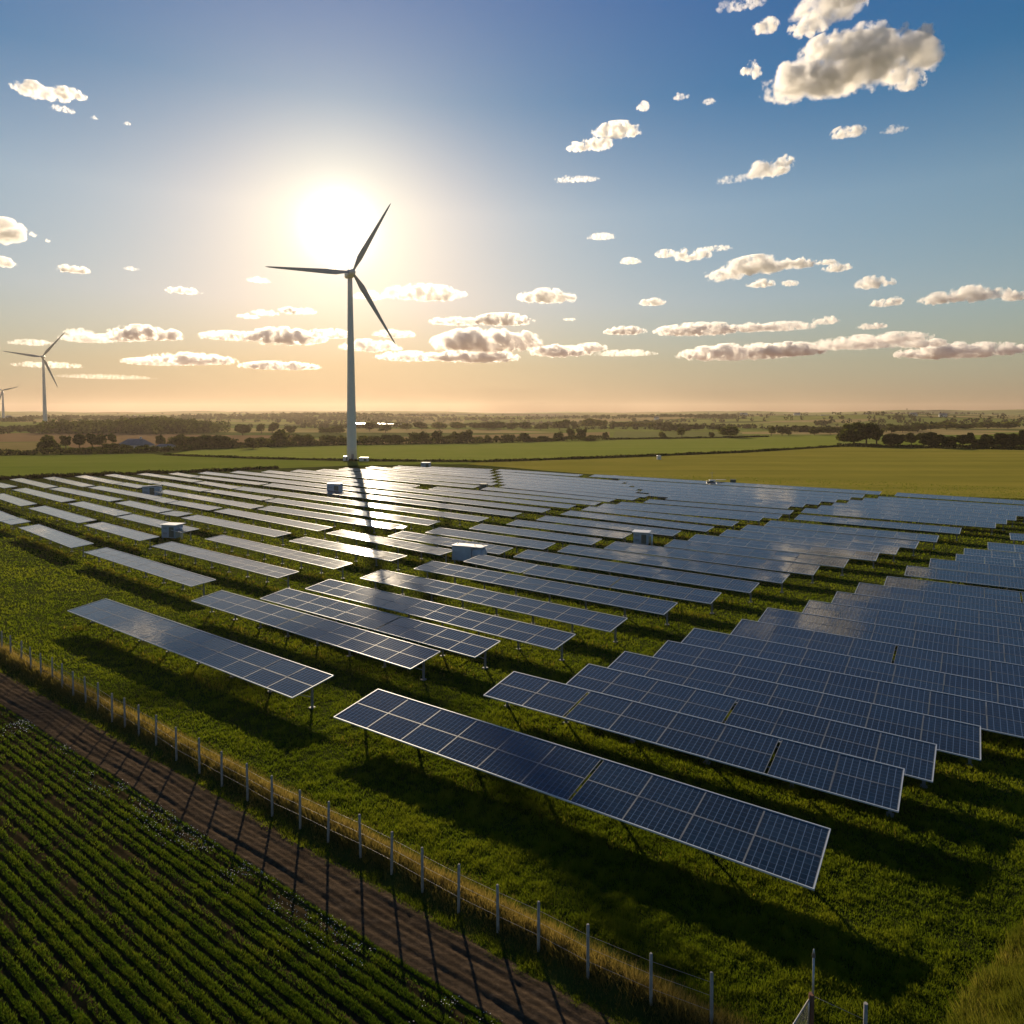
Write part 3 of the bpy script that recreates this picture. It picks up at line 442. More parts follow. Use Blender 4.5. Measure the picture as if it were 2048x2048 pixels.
def build_verge():
    n=170000; s=rng.uniform(-45,75,n); o=rng.normal(-.1,.62,n); x,y=xy_(s,o); d=np.hypot(x,y)
    k=(y>10)&(np.abs(o)<1.5)&(rng.random(n)<.3+vnoise(x*1.2,y*1.2,75))&(rng.random(n)<np.clip((34/d)**1.2,0,1)); x,y,d,o=x[k],y[k],d[k],o[k]
    h=(.15+.42*np.exp(-((o+.05)/.6)**2)*(.45+.8*vnoise(x*1.7,y*1.7,76)))*rng.uniform(.5,1.25,len(x)); wd=np.maximum(.025,.0012*d)*rng.uniform(.7,1.5,len(x))
    var=np.clip(.65*np.exp(-((o+.1)/.55)**2)*rng.uniform(.4,1.4,len(x))+.1,0,1)
    return blades('verge_grass',x,y,bank_z(o)+.02,h,wd,.6,M['verge'],var)
tag(obj('verge_grass',build_verge()),'tall straw coloured verge grass along the foot of the fence','grass',kind='stuff')
def build_mound_grass():
    n=130000; u=rng.uniform(-2,16,n); e=rng.uniform(-.3,6,n); x=MA[0]+u*MD[0]+e*MN[0]; y=MA[1]+u*MD[1]+e*MN[1]; k=(mound_z(x,y)>.02); x,y=x[k],y[k]
    return blades('mound_grass',x,y,mound_z(x,y),rng.uniform(.15,.6,len(x))*(.5+vnoise(x*1.5,y*1.5,78)),rng.uniform(.02,.05,len(x)),.6,M['mound'],np.clip(rng.random(len(x))*.6+.5*vnoise(x,y,79)-.1,0,1))
tag(obj('mound_grass',build_mound_grass()),'tall yellow grass covering the mound in the near corner','grass',kind='stuff')
def build_flowers():
    n=5200; s=rng.uniform(-30,60,n); o=4.4+rng.normal(0,.5,n); x,y=xy_(s,o); k=(vnoise(x*.55,y*.55,80)+.35*vnoise(x*2,y*2,81)>.64)&(o>3.8); x,y=x[k],y[k]; d=np.hypot(x,y); n=len(x)
    r=np.maximum(.012,.00042*d)*rng.uniform(.5,1.2,n); z=rng.uniform(.22,.42,n); V=np.empty((n,4,3),np.float32)
    t1=rng.normal(0,.4,(n,2))
    for i,(a,b) in enumerate(((-1,-1),(1,-1),(1,1),(-1,1))): V[:,i]=np.stack([x+a*r,y+b*r,z+r*(a*t1[:,0]+b*t1[:,1])],-1)
    return npmesh('white_flowers',V.reshape(-1,3),np.arange(4*n).reshape(n,4),M['flower'])
tag(obj('white_flowers',build_flowers()),'scattered small white flowers along the crop edge of the track','flowers',kind='stuff')

# ------------------------------------------------------------------ solar tables
TILT=math.asin(.12); BLOCK_T={'P':.075,'Q':.07,'K':.06}; BLOCK_Z={'front':1.65,'U':1.6,'W':1.7}; ZDEF=1.65
ML,MW=2.8,1.8
def module_mesh():
    bm=bmesh.new(); uvl=bm.loops.layers.uv.new('cells'); f=.026; t=.045
    def q(pts,mi,uv=None):
        fc=bm.faces.new([bm.verts.new(p) for p in pts]); fc.material_index=mi
        if uv:
            for l,c in zip(fc.loops,uv): l[uvl].uv=c
    x,y=ML/2,MW/2; xi,yi=x-f,y-f
    q([(-xi,-yi,-.004),(xi,-yi,-.004),(xi,yi,-.004),(-xi,yi,-.004)],1,[(0.015,.02),(.985,.02),(.985,.98),(.015,.98)])
    O=[(-x,-y),(x,-y),(x,y),(-x,y)]; I=[(-xi,-yi),(xi,-yi),(xi,yi),(-xi,yi)]
    for k in range(4):
        a,b=O[k],O[(k+1)%4]; c,d=I[(k+1)%4],I[k]
        q([(*a,.004),(*b,.004),(*c,.004),(*d,.004)],0); q([(*d,.004),(*c,.004),(*c,-.004),(*d,-.004)],0)
        q([(*a,-t),(*b,-t),(*b,.004),(*a,.004)],0)
    q([(-x,y,-t),(x,y,-t),(x,-y,-t),(-x,-y,-t)],2)
    me=bpy.data.meshes.new('solar_panel'); bm.to_mesh(me); bm.free()
    for m in (M['alu'],M['glass'],M['steel']): me.materials.append(m)
    return me
MOD=module_mesh()
def array_mesh(L,W,n,jit):
    """far tables: the whole bank of panels as one mesh, every panel its own quad with its own small tilt"""
    bm=bmesh.new(); uvl=bm.loops.layers.uv.new('cells'); st=L/n
    for i in range(n):
        for r in range(2):
            x0=i*st-L/2+.03; x1=(i+1)*st-L/2-.03; y0=-W/2+r*W/2+.012; y1=y0+W/2-.024
            dz=[random.gauss(0,jit) for _ in range(2)]
            z=lambda x,y:(x-(x0+x1)/2)*dz[0]+(y-(y0+y1)/2)*dz[1]
            top=[bm.verts.new((a,b,z(a,b))) for a,b in ((x0,y0),(x1,y0),(x1,y1),(x0,y1))]; bot=[bm.verts.new((v.co.x,v.co.y,v.co.z-.045)) for v in top]
            fc=bm.faces.new(top); fc.material_index=1
            for l,c in zip(fc.loops,((0,0),(1,0),(1,1),(0,1))): l[uvl].uv=c
            for k in range(4):
                g=bm.faces.new((bot[k],bot[(k+1)%4],top[(k+1)%4],top[k])); g.material_index=0
            g=bm.faces.new(bot[::-1]); g.material_index=2
    me=bpy.data.meshes.new('panel_array'); bm.to_mesh(me); bm.free()
    for m in (M['alu'],M['glass'],M['steel']): me.materials.append(m)
    return me
def post_mb(mb,x,W,ZC,TILT):
    y=.25; z=ZC+y*math.tan(TILT)-.16
    mb.box((x,y,z/2-.1),(.16,.1,z+.2)); mb.box((x,y,.03),(.34,.34,.1))
    rx=Matrix.Rotation(TILT,3,'X'); mb.box((x,0,ZC-.125),(.08,W*.92,.1),rx)
    mb.tube((x,y,.75),(x,-W*.32,ZC-.16-W*.32*math.tan(TILT)),.035,n=6)
_pm={}
def post_mesh(W,ZC,TILT):
    if (W,ZC,TILT) not in _pm:
        mb=MB(); post_mb(mb,0,W,ZC,TILT); _pm[W,ZC,TILT]=mb.mesh('post',M['steel'])
    return _pm[W,ZC,TILT]
ORD=['first','second','third','fourth','fifth','sixth','seventh','eighth','ninth','tenth','eleventh','twelfth','thirteenth','fourteenth','fifteenth','sixteenth','seventeenth','eighteenth']
def make_table(i,rec,label,group):
    b,tx,ty,ta,L,W=rec; ZC=BLOCK_Z.get(b,ZDEF); TILT=math.asin(BLOCK_T.get(b,.12)); c,s=math.cos(R(ta)),math.sin(R(ta))
    cx=tx+L/2*c+W/2*s*math.cos(TILT); cy=ty+L/2*s-W/2*c*math.cos(TILT)
    root=empty('solar_table',(cx,cy,0),R(ta)); tag(root,label,'solar panels',group)
    n=max(2,round(L/2.85)); dist=math.hypot(cx,cy)
    if dist<100:
        gaps={0:[6],1:[2,6],2:[4],19:[5],20:[6]}.get(i,[n//2] if random.random()<.35 else [])
        st=(L-.14*len(gaps))/n; sx=(st-.016)/ML; sy=(W/2-.014)/MW; x=-L/2; last=0
        for k in range(n):
            if k in gaps: x+=.14
            for r in (-1,1):
                m=bpy.data.objects.new('solar_panel',MOD); col.objects.link(m); m.parent=root
                yl=r*W/4; m.location=(x+st/2,yl*math.cos(TILT),ZC+yl*math.sin(TILT)); m.scale=(sx,sy,1)
                m.rotation_euler=(TILT+random.gauss(0,.0045),random.gauss(0,.0035),0)
            x+=st
        for yl in (-W*.28,W*.28):
            mb=MB(); mb.box((0,yl*math.cos(TILT),ZC+yl*math.sin(TILT)-.078),(L-.1,.06,.05),Matrix.Rotation(TILT,3,'X')); obj('rail',mb.mesh('rail',M['steel']),root)
        npst=max(2,round(L/4.6)+1)
        for k in range(npst):
            p=obj('post',post_mesh(W,ZC,TILT),root); p.location=(-L/2+.45+(L-.9)*k/(npst-1),0,0)
    else:
        a=obj('panel_array',array_mesh(L,W,n,.0025),root); a.location=(0,0,ZC); a.rotation_euler=(TILT,0,0)
        mb=MB(); npst=max(2,round(L/5.5)+1)
        for yl in (-W*.28,W*.28): mb.box((0,yl*math.cos(TILT),ZC+yl*math.sin(TILT)-.078),(L-.1,.06,.05),Matrix.Rotation(TILT,3,'X'))
        for k in range(npst): post_mb(mb,-L/2+.45+(L-.9)*k/(npst-1),W,ZC,TILT)
        obj('support_frame',mb.mesh('support_frame',M['steel']),root)
    mb=MB(); Rx=Matrix.Rotation(TILT,3,'X')
    for yl in (-W/2-.022,W/2+.022): mb.box((0,yl*math.cos(TILT),ZC+yl*math.sin(TILT)-.005),(L+.09,.045 if dist<100 else .07,.075),Rx)
    for xl in (-L/2-.022,L/2+.022): mb.box((xl,0,ZC-.008),(.045,W-.002,.07),Rx)
    obj('edge_highlight',mb.mesh('edge_highlight',M['lit_edge']),root)  # added pale strips, painting the light caught along the frame edges
    return root
BLK={'front':('solar tables nearest the fence',None),
'U':('solar tables of the stepped dark block','dark blue solar table in the stepped right block, {o} from the front'),
'W':('solar tables of the middle block','mid blue solar table in the middle block, {o} counting back from the fence'),
'X':('solar tables of the block beyond the grass lane','blue solar table beyond the diagonal grass lane, {o} row behind the white cabinet'),
'Y':('solar tables of the far right block','dark solar table in the far right block under the golden field, {o} row'),
'Z':('solar tables along the golden field','thin far solar table bordering the golden field, {o} of its stack'),
'R':('solar tables right of the stepped gap','pale far solar table right of the narrow stepped gap, {o} row up'),
'L':('solar tables beside the tower shadow','pale glinting solar table at the far edge by the big turbine, {o} row back'),
'M':('long solar tables crossing the tower shadow','long silvery solar table crossed by the turbine shadow, {o} row'),
'N':('solar tables left of the white cabinet','grey blue solar table between central grass gap and white cabinet, {o} one'),
'P':('solar tables of the left block','silvery solar table in the left meadow block, {o} one'),
'Q':('solar tables behind the left block','pale silver solar table behind the left meadow block, {o} one'),
'K':('solar tables along the green field','bright silver solar table beside the green field edge, {o} from the left')}
ORD=ORD+['nineteenth','twentieth']
cnt={}
for i,rec in enumerate(TABLES):
    b=rec[0]; g,f=BLK[b]
    if b=='K': k=i-[q for q,r in enumerate(TABLES) if r[0]=='K'][0]
    else: k=sorted([q for q,r in enumerate(TABLES) if r[0]==b],key=lambda q:math.hypot(TABLES[q][1],TABLES[q][2])).index(i)
    lab='nearest dark blue solar table in two sections, standing alone before the fence' if b=='front' else f.format(o=ORD[k])
    if i==18: lab='silver blue solar table nearest the fence on the left, standing alone in the meadow'
    make_table(i,rec,lab,g)

# ------------------------------------------------------------------ wind turbines
def airfoil(ch,th,n=14):
    P=[]
    for k in range(n):
        a=2*math.pi*k/n; x=.5*math.cos(a); t=th*math.sin(a)*(.6+.4*math.cos(a)) if True else 0
        P.append((x*ch-.2*ch*0,t*ch*.5))
    return P
def blade_mesh(L,ch):
    mb=MB(); rings=[]
    st=[(0,.5,.95,60),(.04,.5,.95,55),(.12,.72,.55,30),(.2,1.0,.34,17),(.3,.94,.28,12),(.45,.76,.24,8),(.6,.60,.21,5),(.75,.45,.19,3),(.88,.33,.17,1),(.96,.22,.16,0),(1,.06,.15,0)]
    for f,c,th,tw in st:
        a=R(tw); r=[]
        for px,py in airfoil(ch*c,th):
            px-=ch*c*.12
            r.append((px*math.cos(a)-py*math.sin(a),px*math.sin(a)+py*math.cos(a)-.02*L*f*f,f*L))
        rings.append(r)
    mb.rings(rings); return mb.mesh('blade',M['blade'])
def make_turbine(x,y,H,r0,r1,L,ch,yaw,phase,label,detail=True):
    root=empty('wind_turbine',(x,y,0)); tag(root,label,'wind turbine','wind turbines')
    mb=MB(); rings=[]
    for k in range(13):
        f=k/12; r=r0+(r1-r0)*f**.9; rings.append([(r*math.cos(a*math.pi/14),r*math.sin(a*math.pi/14),-.3+f*(H+.3)) for a in range(28)])
    mb.rings(rings); obj('tower',mb.mesh('tower',M['white']),root)
    if detail:
        mb=MB(); mb.tube((0,0,-.2),(0,0,.35),r0*1.5,n=32); obj('foundation',mb.mesh('foundation',M['concrete']),root)
        mb=MB(); mb.box((r0*.35,-r0*.97,1.6),(1.0,.25,2.2)); d=obj('door',mb.mesh('door',M['steel'],bevel=.03),root)
    k=H/83.; ny=MB(); q=[]
    for yy,sx,sz,zc in ((-4.1*k,1.25*k,1.25*k,1.45*k),(-2.6*k,1.75*k,1.75*k,1.5*k),(1.5*k,1.85*k,1.85*k,1.6*k),(4.6*k,1.6*k,1.5*k,1.75*k),(5.6*k,1.05*k,.95*k,1.8*k)):
        q.append([(sx*math.copysign(abs(math.cos(a))**.6,math.cos(a)),yy,zc+sz*math.copysign(abs(math.sin(a))**.6,math.sin(a))) for a in [2*math.pi*j/20 for j in range(20)]])
    ny.rings(q); na=obj('nacelle',ny.mesh('nacelle',M['white']),root); na.location=(0,0,H); na.rotation_euler=(0,0,R(yaw))
    sp=MB(); q=[]
    for yy,r in ((0,1.35),(-.8,1.5),(-1.7,1.35),(-2.4,.9),(-2.75,.3)): q.append([(r*k*math.cos(2*math.pi*j/20),yy*k,r*k*math.sin(2*math.pi*j/20)) for j in range(20)])
    sp.rings(q); cy=-4.15*k; Rz=Matrix.Rotation(R(yaw),3,'Z'); hp=Rz@Vector((0,cy,1.45*k))+Vector((0,0,H))
    h=obj('hub',sp.mesh('hub',M['white']),root); h.location=hp; h.rotation_euler=(0,0,R(yaw))
    bmsh=blade_mesh(L,ch)
    for j in range(3):
        b=obj('blade',bmsh,root); a=phase+120*j     # angle from horizontal right, seen from the camera
        Mx=Rz.to_4x4()@Matrix.Translation((0,-1.1*k,0))@Matrix.Rotation(R(90-a),4,'Y')
        b.matrix_basis=Matrix.Translation(hp)@Mx
    return root
make_turbine(-70.3,299.2,79.3,2.25,1.0,35.2,2.45,25,61.5,'tall white wind turbine standing directly in front of the low sun')
make_turbine(-678,992,101,2.9,1.4,47,3.6,25,52,'smaller white wind turbine at left behind the tree row, three blades visible',False)
make_turbine(-1010,1357,66,2.6,1.3,28,2.9,25,16,'tiny most distant wind turbine cut by the left picture edge',False)

# ------------------------------------------------------------------ fence along the track
froot=empty('post_fence',(FENCE[0][0],FENCE[0][1],0)); tag(froot,'timber post and wire fence running along the dirt track','fence')
pm=[]
for k in range(3):
    mb=MB(); hh=1.78+.05*k; mb.tube((0,0,-.3),(0,0,hh),.062,.055,9); mb.box((0,0,hh-.0),(.08,.08,.035)); pm.append(mb.mesh('post',M['post'],bevel=.008))
fp=[np.array(p) for p in FENCE]
for k in range(1,12): fp.insert(0,fp[0]-FD*2.1)
for k,p in enumerate(fp):
    o=obj('post',pm[k%3],froot); o.location=(p[0]-F0[0],p[1]-F0[1],float(bank_z(0))-.02); o.rotation_euler=(random.gauss(0,.012),random.gauss(0,.012),random.uniform(0,3))
for hz in (.55,1.05,1.5):
    mb=MB()
    for a,b in zip(fp[:-1],fp[1:]):
        mb.tube((a[0]-F0[0],a[1]-F0[1],hz+.24),(b[0]-F0[0],b[1]-F0[1],hz+.24),.0055,n=4,cap=False)
    obj('wire',mb.mesh('wire',M['wire']),froot)
# rusty gate post with a wire mesh leaf at the fence end
gp=Vector((9.55,20.95,0))
g=empty('mesh_gate',gp); tag(g,'wire mesh gate leaf hung on a rusty brown gate post','gate')
mb=MB(); mb.tube((0,0,-.3),(0,0,1.55),.09,.085,10); obj('gate_post',mb.mesh('gate_post',M['rust']),g)
mb=MB(); mb.tube((.06,.03,-.3),(.06,.03,2.75),.04,.035,8); mb.tube((.06,.03,2.75),(.06,.03,3.0),.06,.02,8); obj('steel_pole',mb.mesh('steel_pole',M['wire']),g)
e0=Vector((-.1,-.05,0)); e1=Vector((-1.75,-1.75,0))
mb=MB()
for a,b in (((0,0,1.35),(0,0,.25)),): pass
mb.tube(e0+Vector((0,0,1.4)),e1+Vector((0,0,1.4)),.025,n=6); mb.tube(e0+Vector((0,0,.2)),e1+Vector((0,0,.2)),.025,n=6)
mb.tube(e0+Vector((0,0,.2)),e0+Vector((0,0,1.4)),.025,n=6); mb.tube(e1+Vector((0,0,.0)),e1+Vector((0,0,1.62)),.035,n=6)
obj('gate_frame',mb.mesh('gate_frame',M['wire']),g)
mb=MB(); n=26
for k in range(n+1):
    f=k/n; p=e0.lerp(e1,f); mb.tube(p+Vector((0,0,.2)),p+Vector((0,0,1.4)),.004,n=3,cap=False)
for k in range(18):
    z=.2+1.2*k/17; mb.tube(e0+Vector((0,0,z)),e1+Vector((0,0,z)),.004,n=3,cap=False)
obj('wire_mesh',mb.mesh('wire_mesh',M['wire']),g)
ep=Vector((11.1,20.6,0)); g2=empty('end_post',ep); tag(g2,'short weathered post wired to the rusty gate post','post')
mb=MB(); mb.tube((0,0,-.3),(0,0,1.55),.065,.06,9); obj('timber',mb.mesh('timber',M['post']),g2)
mb=MB(); mb.tube((0,0,1.0),gp-ep+Vector((.06,.03,1.45)),.008,n=4); obj('stay_wire',mb.mesh('stay_wire',M['wire']),g2)

# ------------------------------------------------------------------ cabinets and small equipment
def cabinet(name,pos,size,rz,label,cat='cabinet',body='cab',roofm='lid',over=.12,slope=0,door=True,legs=True,duct=False,conduit=True):
    root=empty(name,(*pos,0),R(rz)); tag(root,label,cat)
    sx,sy,sz=size; z0=.25 if legs else 0
    mb=MB(); mb.box((0,0,z0+sz/2),(sx,sy,sz)); obj('body',mb.mesh('body',M[body],bevel=.02),root)
    mb=MB(); mb.box((0,0,z0+sz+.09),(sx+2*over,sy+2*over,.12),Matrix.Rotation(R(slope),3,'Y')); obj('roof',mb.mesh('roof',M[roofm],bevel=.02),root)
    if door:
        mb=MB(); mb.box((sx*.22,-sy/2-.02,z0+sz*.47),(sx*.34,.05,sz*.8)); d=obj('door',mb.mesh('door',M['cabdark'],bevel=.01),root)
        mb=MB(); mb.box((sx*.09,-sy/2-.06,z0+sz*.5),(.04,.06,.22)); obj('handle',mb.mesh('handle',M['steel']),d)
        for k in range(2):
            mb=MB()
            for q in range(5): mb.box((-sx*.25,-sy/2-.012,z0+sz*(.3+.4*k)+q*.06),(sx*.3,.03,.025))
            obj('vent',mb.mesh('vent',M['steel']),root)
    if legs:
        for ax in (-1,1):
            for ay in (-1,1):
                mb=MB(); mb.box((ax*(sx/2-.12),ay*(sy/2-.12),.1),(.14,.14,.4)); obj('foot',mb.mesh('foot',M['steel']),root)
    if duct:
        mb=MB(); mb.tube((sx/2+.02,0,z0+sz*.75),(sx/2+.45,0,z0+sz*.75),.16,n=10); mb.tube((sx/2+.45,0,z0+sz*.82),(sx/2+.45,0,-.1),.16,n=10); obj('cable_duct',mb.mesh('cable_duct',M['lid']),root)
    return root
S=SPOTS
cabinet('inverter_cabinet',S['I1'],(4.2,2.0,2.2),-18,'grey cabinet with sloping white lid and curved duct among silver tables at left',slope=-6,duct=True,body='cab')
cabinet('inverter_cabinet',S['I2'],(2.6,1.8,2.0),-14,'large blue grey cabinet with flared white roof, in front of a left table',over=.28,duct=True)
cabinet('switch_cabinet',S['I3'],(3.4,1.6,3.0),-12,'two tone grey box cabinet just left of the tower shadow',over=.03,roofm='cab',body='cab')
t_=cabinet('inverter_cabinet',S['I5'],(2.2,1.8,1.75),-20,'white lidded blue cabinet with dark door at the central grass lane',over=.22,duct=True)
cabinet('service_box',S['I7'],(3.2,2.0,2.2),-10,'small grey box at the far edge of the tables near the turbine',over=.08,roofm='cab')
cabinet('service_box',S['I8'],(2.9,2.0,.8),-20,'low white roofed box beside the far blue tables',over=.2,door=False)
cabinet('switch_cabinet',S['I12'],(2.0,1.4,1.5),-20,'dull green box in the gap of a pale far table',body='cabdark',roofm='cabdark',over=.02)
cabinet('service_box',S['hut'],(1.6,1.4,1.6),10,'tiny white hut alone in the golden field',body='white',over=.05,door=False,legs=False)
cabinet('transformer_box',S['bx1'],(2.2,1.8,1.7),0,'white transformer box left of the tall turbine foot',body='white',over=.05)
cabinet('transformer_box',S['bx2'],(3.6,2.0,1.4),-8,'longer white transformer box right of the tall turbine foot',body='white',over=.08)
def tank_unit():
    p=S['I4a']; root=empty('battery_container',((p[0]+S['I4b'][0])/2,(p[1]+S['I4b'][1])/2,0),R(-24)); tag(root,'pale blue container and rounded tank under a wire frame between two tables','container')
    mb=MB(); mb.box((-1.2,0,1.45),(2.9,1.7,1.9)); obj('box_section',mb.mesh('box_section',M['cab'],bevel=.03),root)
    mb=MB(); mb.box((-.4,0,2.46),(4.7,1.9,.1)); obj('roof',mb.mesh('roof',M['lid'],bevel=.02),root)
    mb=MB(); mb.tube((.35,0,1.5),(1.7,0,1.5),.92,.92,20); mb.tube((1.7,0,1.5),(1.95,0,1.5),.92,.5,20); obj('tank',mb.mesh('tank',M['cab']),root)
    for x in (-2.4,.35,1.75):
        mb=MB()
        for y in (-.6,.6): mb.box((x,y,.35),(.16,.16,.9))
        mb.box((x,0,.78),(.14,1.5,.1)); obj('support',mb.mesh('support',M['steel']),root)
    mb=MB(); pts=[(-2.3,0,2.5),(-1.9,0,2.9),(-1.1,0,2.78),(-.3,0,2.95),(.35,0,3.2),(.4,0,2.5)]
    for a,b in zip(pts[:-1],pts[1:]): mb.tube(a,b,.045,n=6)
    mb.tube((.35,0,3.2),(2.0,0,2.5),.03,n=6); obj('wire_frame',mb.mesh('wire_frame',M['steel']),root)
tank_unit()
# loose bright panel lying low beside a table, weather mast, dark units
p=S['I6']; r_=empty('low_panel_frame',(*p,0),R(-20)); tag(r_,'bright low frame of loose panels glinting right of the tower shadow','panel frame')
mb=MB(); mb.box((0,0,.9),(4.4,1.9,.08),Matrix.Rotation(.1,3,'X')); obj('panel_top',mb.mesh('panel_top',M['lid'],bevel=.01),r_)
for x in (-1.8,1.8):
    mb=MB(); mb.box((x,.5,.4),(.12,.12,.95)); mb.box((x,-.5,.36),(.12,.12,.85)); obj('leg',mb.mesh('leg',M['steel']),r_)
p=S['I9']; r_=empty('weather_mast',(*p,0)); tag(r_,'thin weather mast on a dark base among the far blue tables','mast')
mb=MB(); mb.tube((0,0,0),(0,0,4.6),.06,.03,8); mb.tube((-.7,0,4.2),(.7,0,4.2),.03,n=6); obj('pole',mb.mesh('pole',M['steel']),r_)
mb=MB(); mb.box((0,0,2.2),(1.6,.8,.3)); mb.box((2.4,0,2.35),(2.6,.7,.08)); obj('equipment_shelf',mb.mesh('equipment_shelf',M['lid'],bevel=.02),r_)
mb=MB(); mb.box((-.6,0,1.6),(1.8,1.0,.9)); obj('base_unit',mb.mesh('base_unit',M['cabdark'],bevel=.03),r_)
cabinet('cooling_unit',S['I10'],(1.7,1.0,1.3),-20,'dark cooling unit on the far tables left of the weather mast',body='cabdark',roofm='cabdark',over=.05)
cabinet('cooling_unit',S['I11'],(1.5,1.0,1.2),-20,'dark cooling unit by the golden field right of the weather mast',body='cabdark',roofm='cabdark',over=.05)

# ------------------------------------------------------------------ buildings
def gable(name,x,y,L,W,h,rh,rz,label,cat,wallm='wall',roofm='slate',hip=0,win=True,chim=True):
    root=empty(name,(x,y,0),R(rz)); tag(root,label,cat)
    mb=MB(); mb.box((0,0,h/2-.2),(L,W,h+.4)); wl=obj('wall',mb.mesh('wall',M[wallm]),root)
    bm=bmesh.new(); e=.4; a=[(-L/2-e,-W/2-e,h+.02),(L/2+e,-W/2-e,h+.02),(L/2+e,W/2+e,h+.02),(-L/2-e,W/2+e,h+.02)]; r=[(-L/2-e+hip,0,h+rh),(L/2+e-hip,0,h+rh)]
    V=[bm.verts.new(p) for p in a+r]
    for f in ((0,1,5,4),(2,3,4,5),(0,4,3),(1,2,5),(3,2,1,0)): bm.faces.new([V[q] for q in f])
    me=bpy.data.meshes.new('roof'); bm.to_mesh(me); bm.free(); me.materials.append(M[roofm]); rf=obj('roof',me,root)
    if chim:
        mb=MB(); mb.box((L*.2,0,h+rh+.3),(.9,.7,1.6)); obj('chimney',mb.mesh('chimney',M['wall']),rf)
    if win:
        for k in range(3):
            mb=MB(); mb.box((-L*.32+L*.32*k,-W/2-.02,h*.55),(1.1,.1,1.3)); obj('window',mb.mesh('window',M['window']),root)
    return root
gable('farm_barn',-214,388,17,9,2.6,3.6,-12,'grey slate roofed farm barn half hidden by the left hedgerow','barn',hip=4)
gable('farm_shed',-196,386,9,5,2.0,1.3,-12,'low shed beside the grey barn in the left hedgerow','shed',hip=1,win=False,chim=False)
for k,(x,y,L,lab) in enumerate(((-262,1180,17,'leftmost glinting shed roof above the trees right of the turbine'),(-226,1190,14,'upper right glinting shed roof beyond the hedgerow'),(-209,1120,15,'lower middle glinting shed roof beyond the hedgerow'),(-192,1124,18,'lower right long glinting shed roof beyond the hedgerow'))):
    gable('metal_shed',x,y,L,13,4.2,.75,0,lab,'shed',roofm='shed',win=False,chim=False)['group']='glinting metal roofed sheds'
for k in range(26):
    az=R(random.choice([random.uniform(14,37),random.uniform(-37,-20),random.uniform(-10,12)])); d=random.uniform(1500,3400); x,y=d*math.sin(az),d*math.cos(az)
    z=float(terrain(np.array([x]),np.array([y]))[0]); hrot=random.uniform(-30,30)
    h_=gable('village_house',x,y,random.uniform(10,22),9,5,3.5,hrot,'small pale distant house on the far hillside','house','white' if k%3 else 'wall','slate',win=False,chim=False); h_.location.z=z; h_['group']='scattered distant houses on the hills'
# distant mast on the ridge
x,y=-508,5550.; z=float(terrain(np.array([x]),np.array([y]))[0]); r_=empty('radio_mast',(x,y,z)); tag(r_,'thin lattice radio mast on the far ridge right of the tall turbine','mast')
mb=MB()
for q in range(4):
    a=q*math.pi/2+.78; mb.tube((3*math.cos(a),3*math.sin(a),-2),(.4*math.cos(a),.4*math.sin(a),62),.5,.35,5)
for q in range(8):
    zz=6+q*7; r0=3-2.6*zz/62
    for s_ in range(4):
        a=s_*math.pi/2+.78; b=a+math.pi/2; mb.tube((r0*math.cos(a),r0*math.sin(a),zz),(r0*math.cos(b),r0*math.sin(b),zz+3.5),.25,n=4)
obj('lattice',mb.mesh('lattice',M['steel']),r_)

# ------------------------------------------------------------------ trees
def crown_mesh(seed,mat,tall=1.0,nl=900,lobes=9):
    g=np.random.default_rng(seed); P=[]; A=[]
    c=[(0,0,.0,.62)]+[(g.uniform(-.55,.55),g.uniform(-.55,.55),g.uniform(-.5,.6),g.uniform(.22,.45)) for _ in range(lobes)]
    wts=np.array([q[3]**2 for q in c]); wts/=wts.sum()
    k=g.choice(len(c),nl,p=wts); d=g.normal(size=(nl,3)); d/=np.linalg.norm(d,axis=1)[:,None]
    rr=np.array([c[i][3] for i in k]); ctr=np.array([c[i][:3] for i in k]); p=ctr+d*(rr*g.uniform(.62,1.06,nl)**.7)[:,None]
    p[:,2]=np.maximum(p[:,2],-.62+.12*g.random(nl))
    sz=g.uniform(.05,.115,nl); n=d+g.normal(0,.6,(nl,3)); n/=np.linalg.norm(n,axis=1)[:,None]
    u=np.cross(n,g.normal(size=(nl,3))); u/=np.linalg.norm(u,axis=1)[:,None]; v=np.cross(n,u)
    V=np.stack([p-u*sz[:,None]-v*sz[:,None]*.7,p+u*sz[:,None]-v*sz[:,None]*.6,p+u*sz[:,None]*.8+v*sz[:,None],p-u*sz[:,None]*.9+v*sz[:,None]*.8],1).reshape(-1,3)
    lo=np.array([0.15+.7*((p[i,2]+.7)/1.5)*.5+.5*g.random() for i in range(nl)])
    V[:,2]=(V[:,2]-V[:,2].min())/(V[:,2].max()-V[:,2].min())
    V[:,0]/=np.abs(V[:,0]).max()*2; V[:,1]/=np.abs(V[:,1]).max()*2
    return npmesh('crown',V,np.arange(4*nl).reshape(nl,4),mat,False,np.repeat(np.clip(g.random(nl),0,1),4))
CR=[crown_mesh(100+k,[M['leaf_a'],M['leaf_b'],M['leaf_c'],M['leaf_a'],M['leaf_b'],M['leaf_c'],M['leaf_b']][k],1,[900,800,700,1000,850,650,900][k],[9,12,7,14,6,10,16][k]) for k in range(7)]
BIGC=[crown_mesh(200+k,M['leaf_a'] if k%2 else M['leaf_b'],1,2600,16) for k in range(3)]
mb=MB(); mb.tube((0,0,-.05),(0,0,.55),.035,.02,7); mb.tube((0,0,.35),(.14,.03,.62),.016,.008,5); mb.tube((0,0,.4),(-.12,.06,.66),.016,.008,5); mb.tube((0,0,.45),(.02,-.13,.7),.014,.007,5); TRUNK=mb.mesh('trunk',M['bark'])
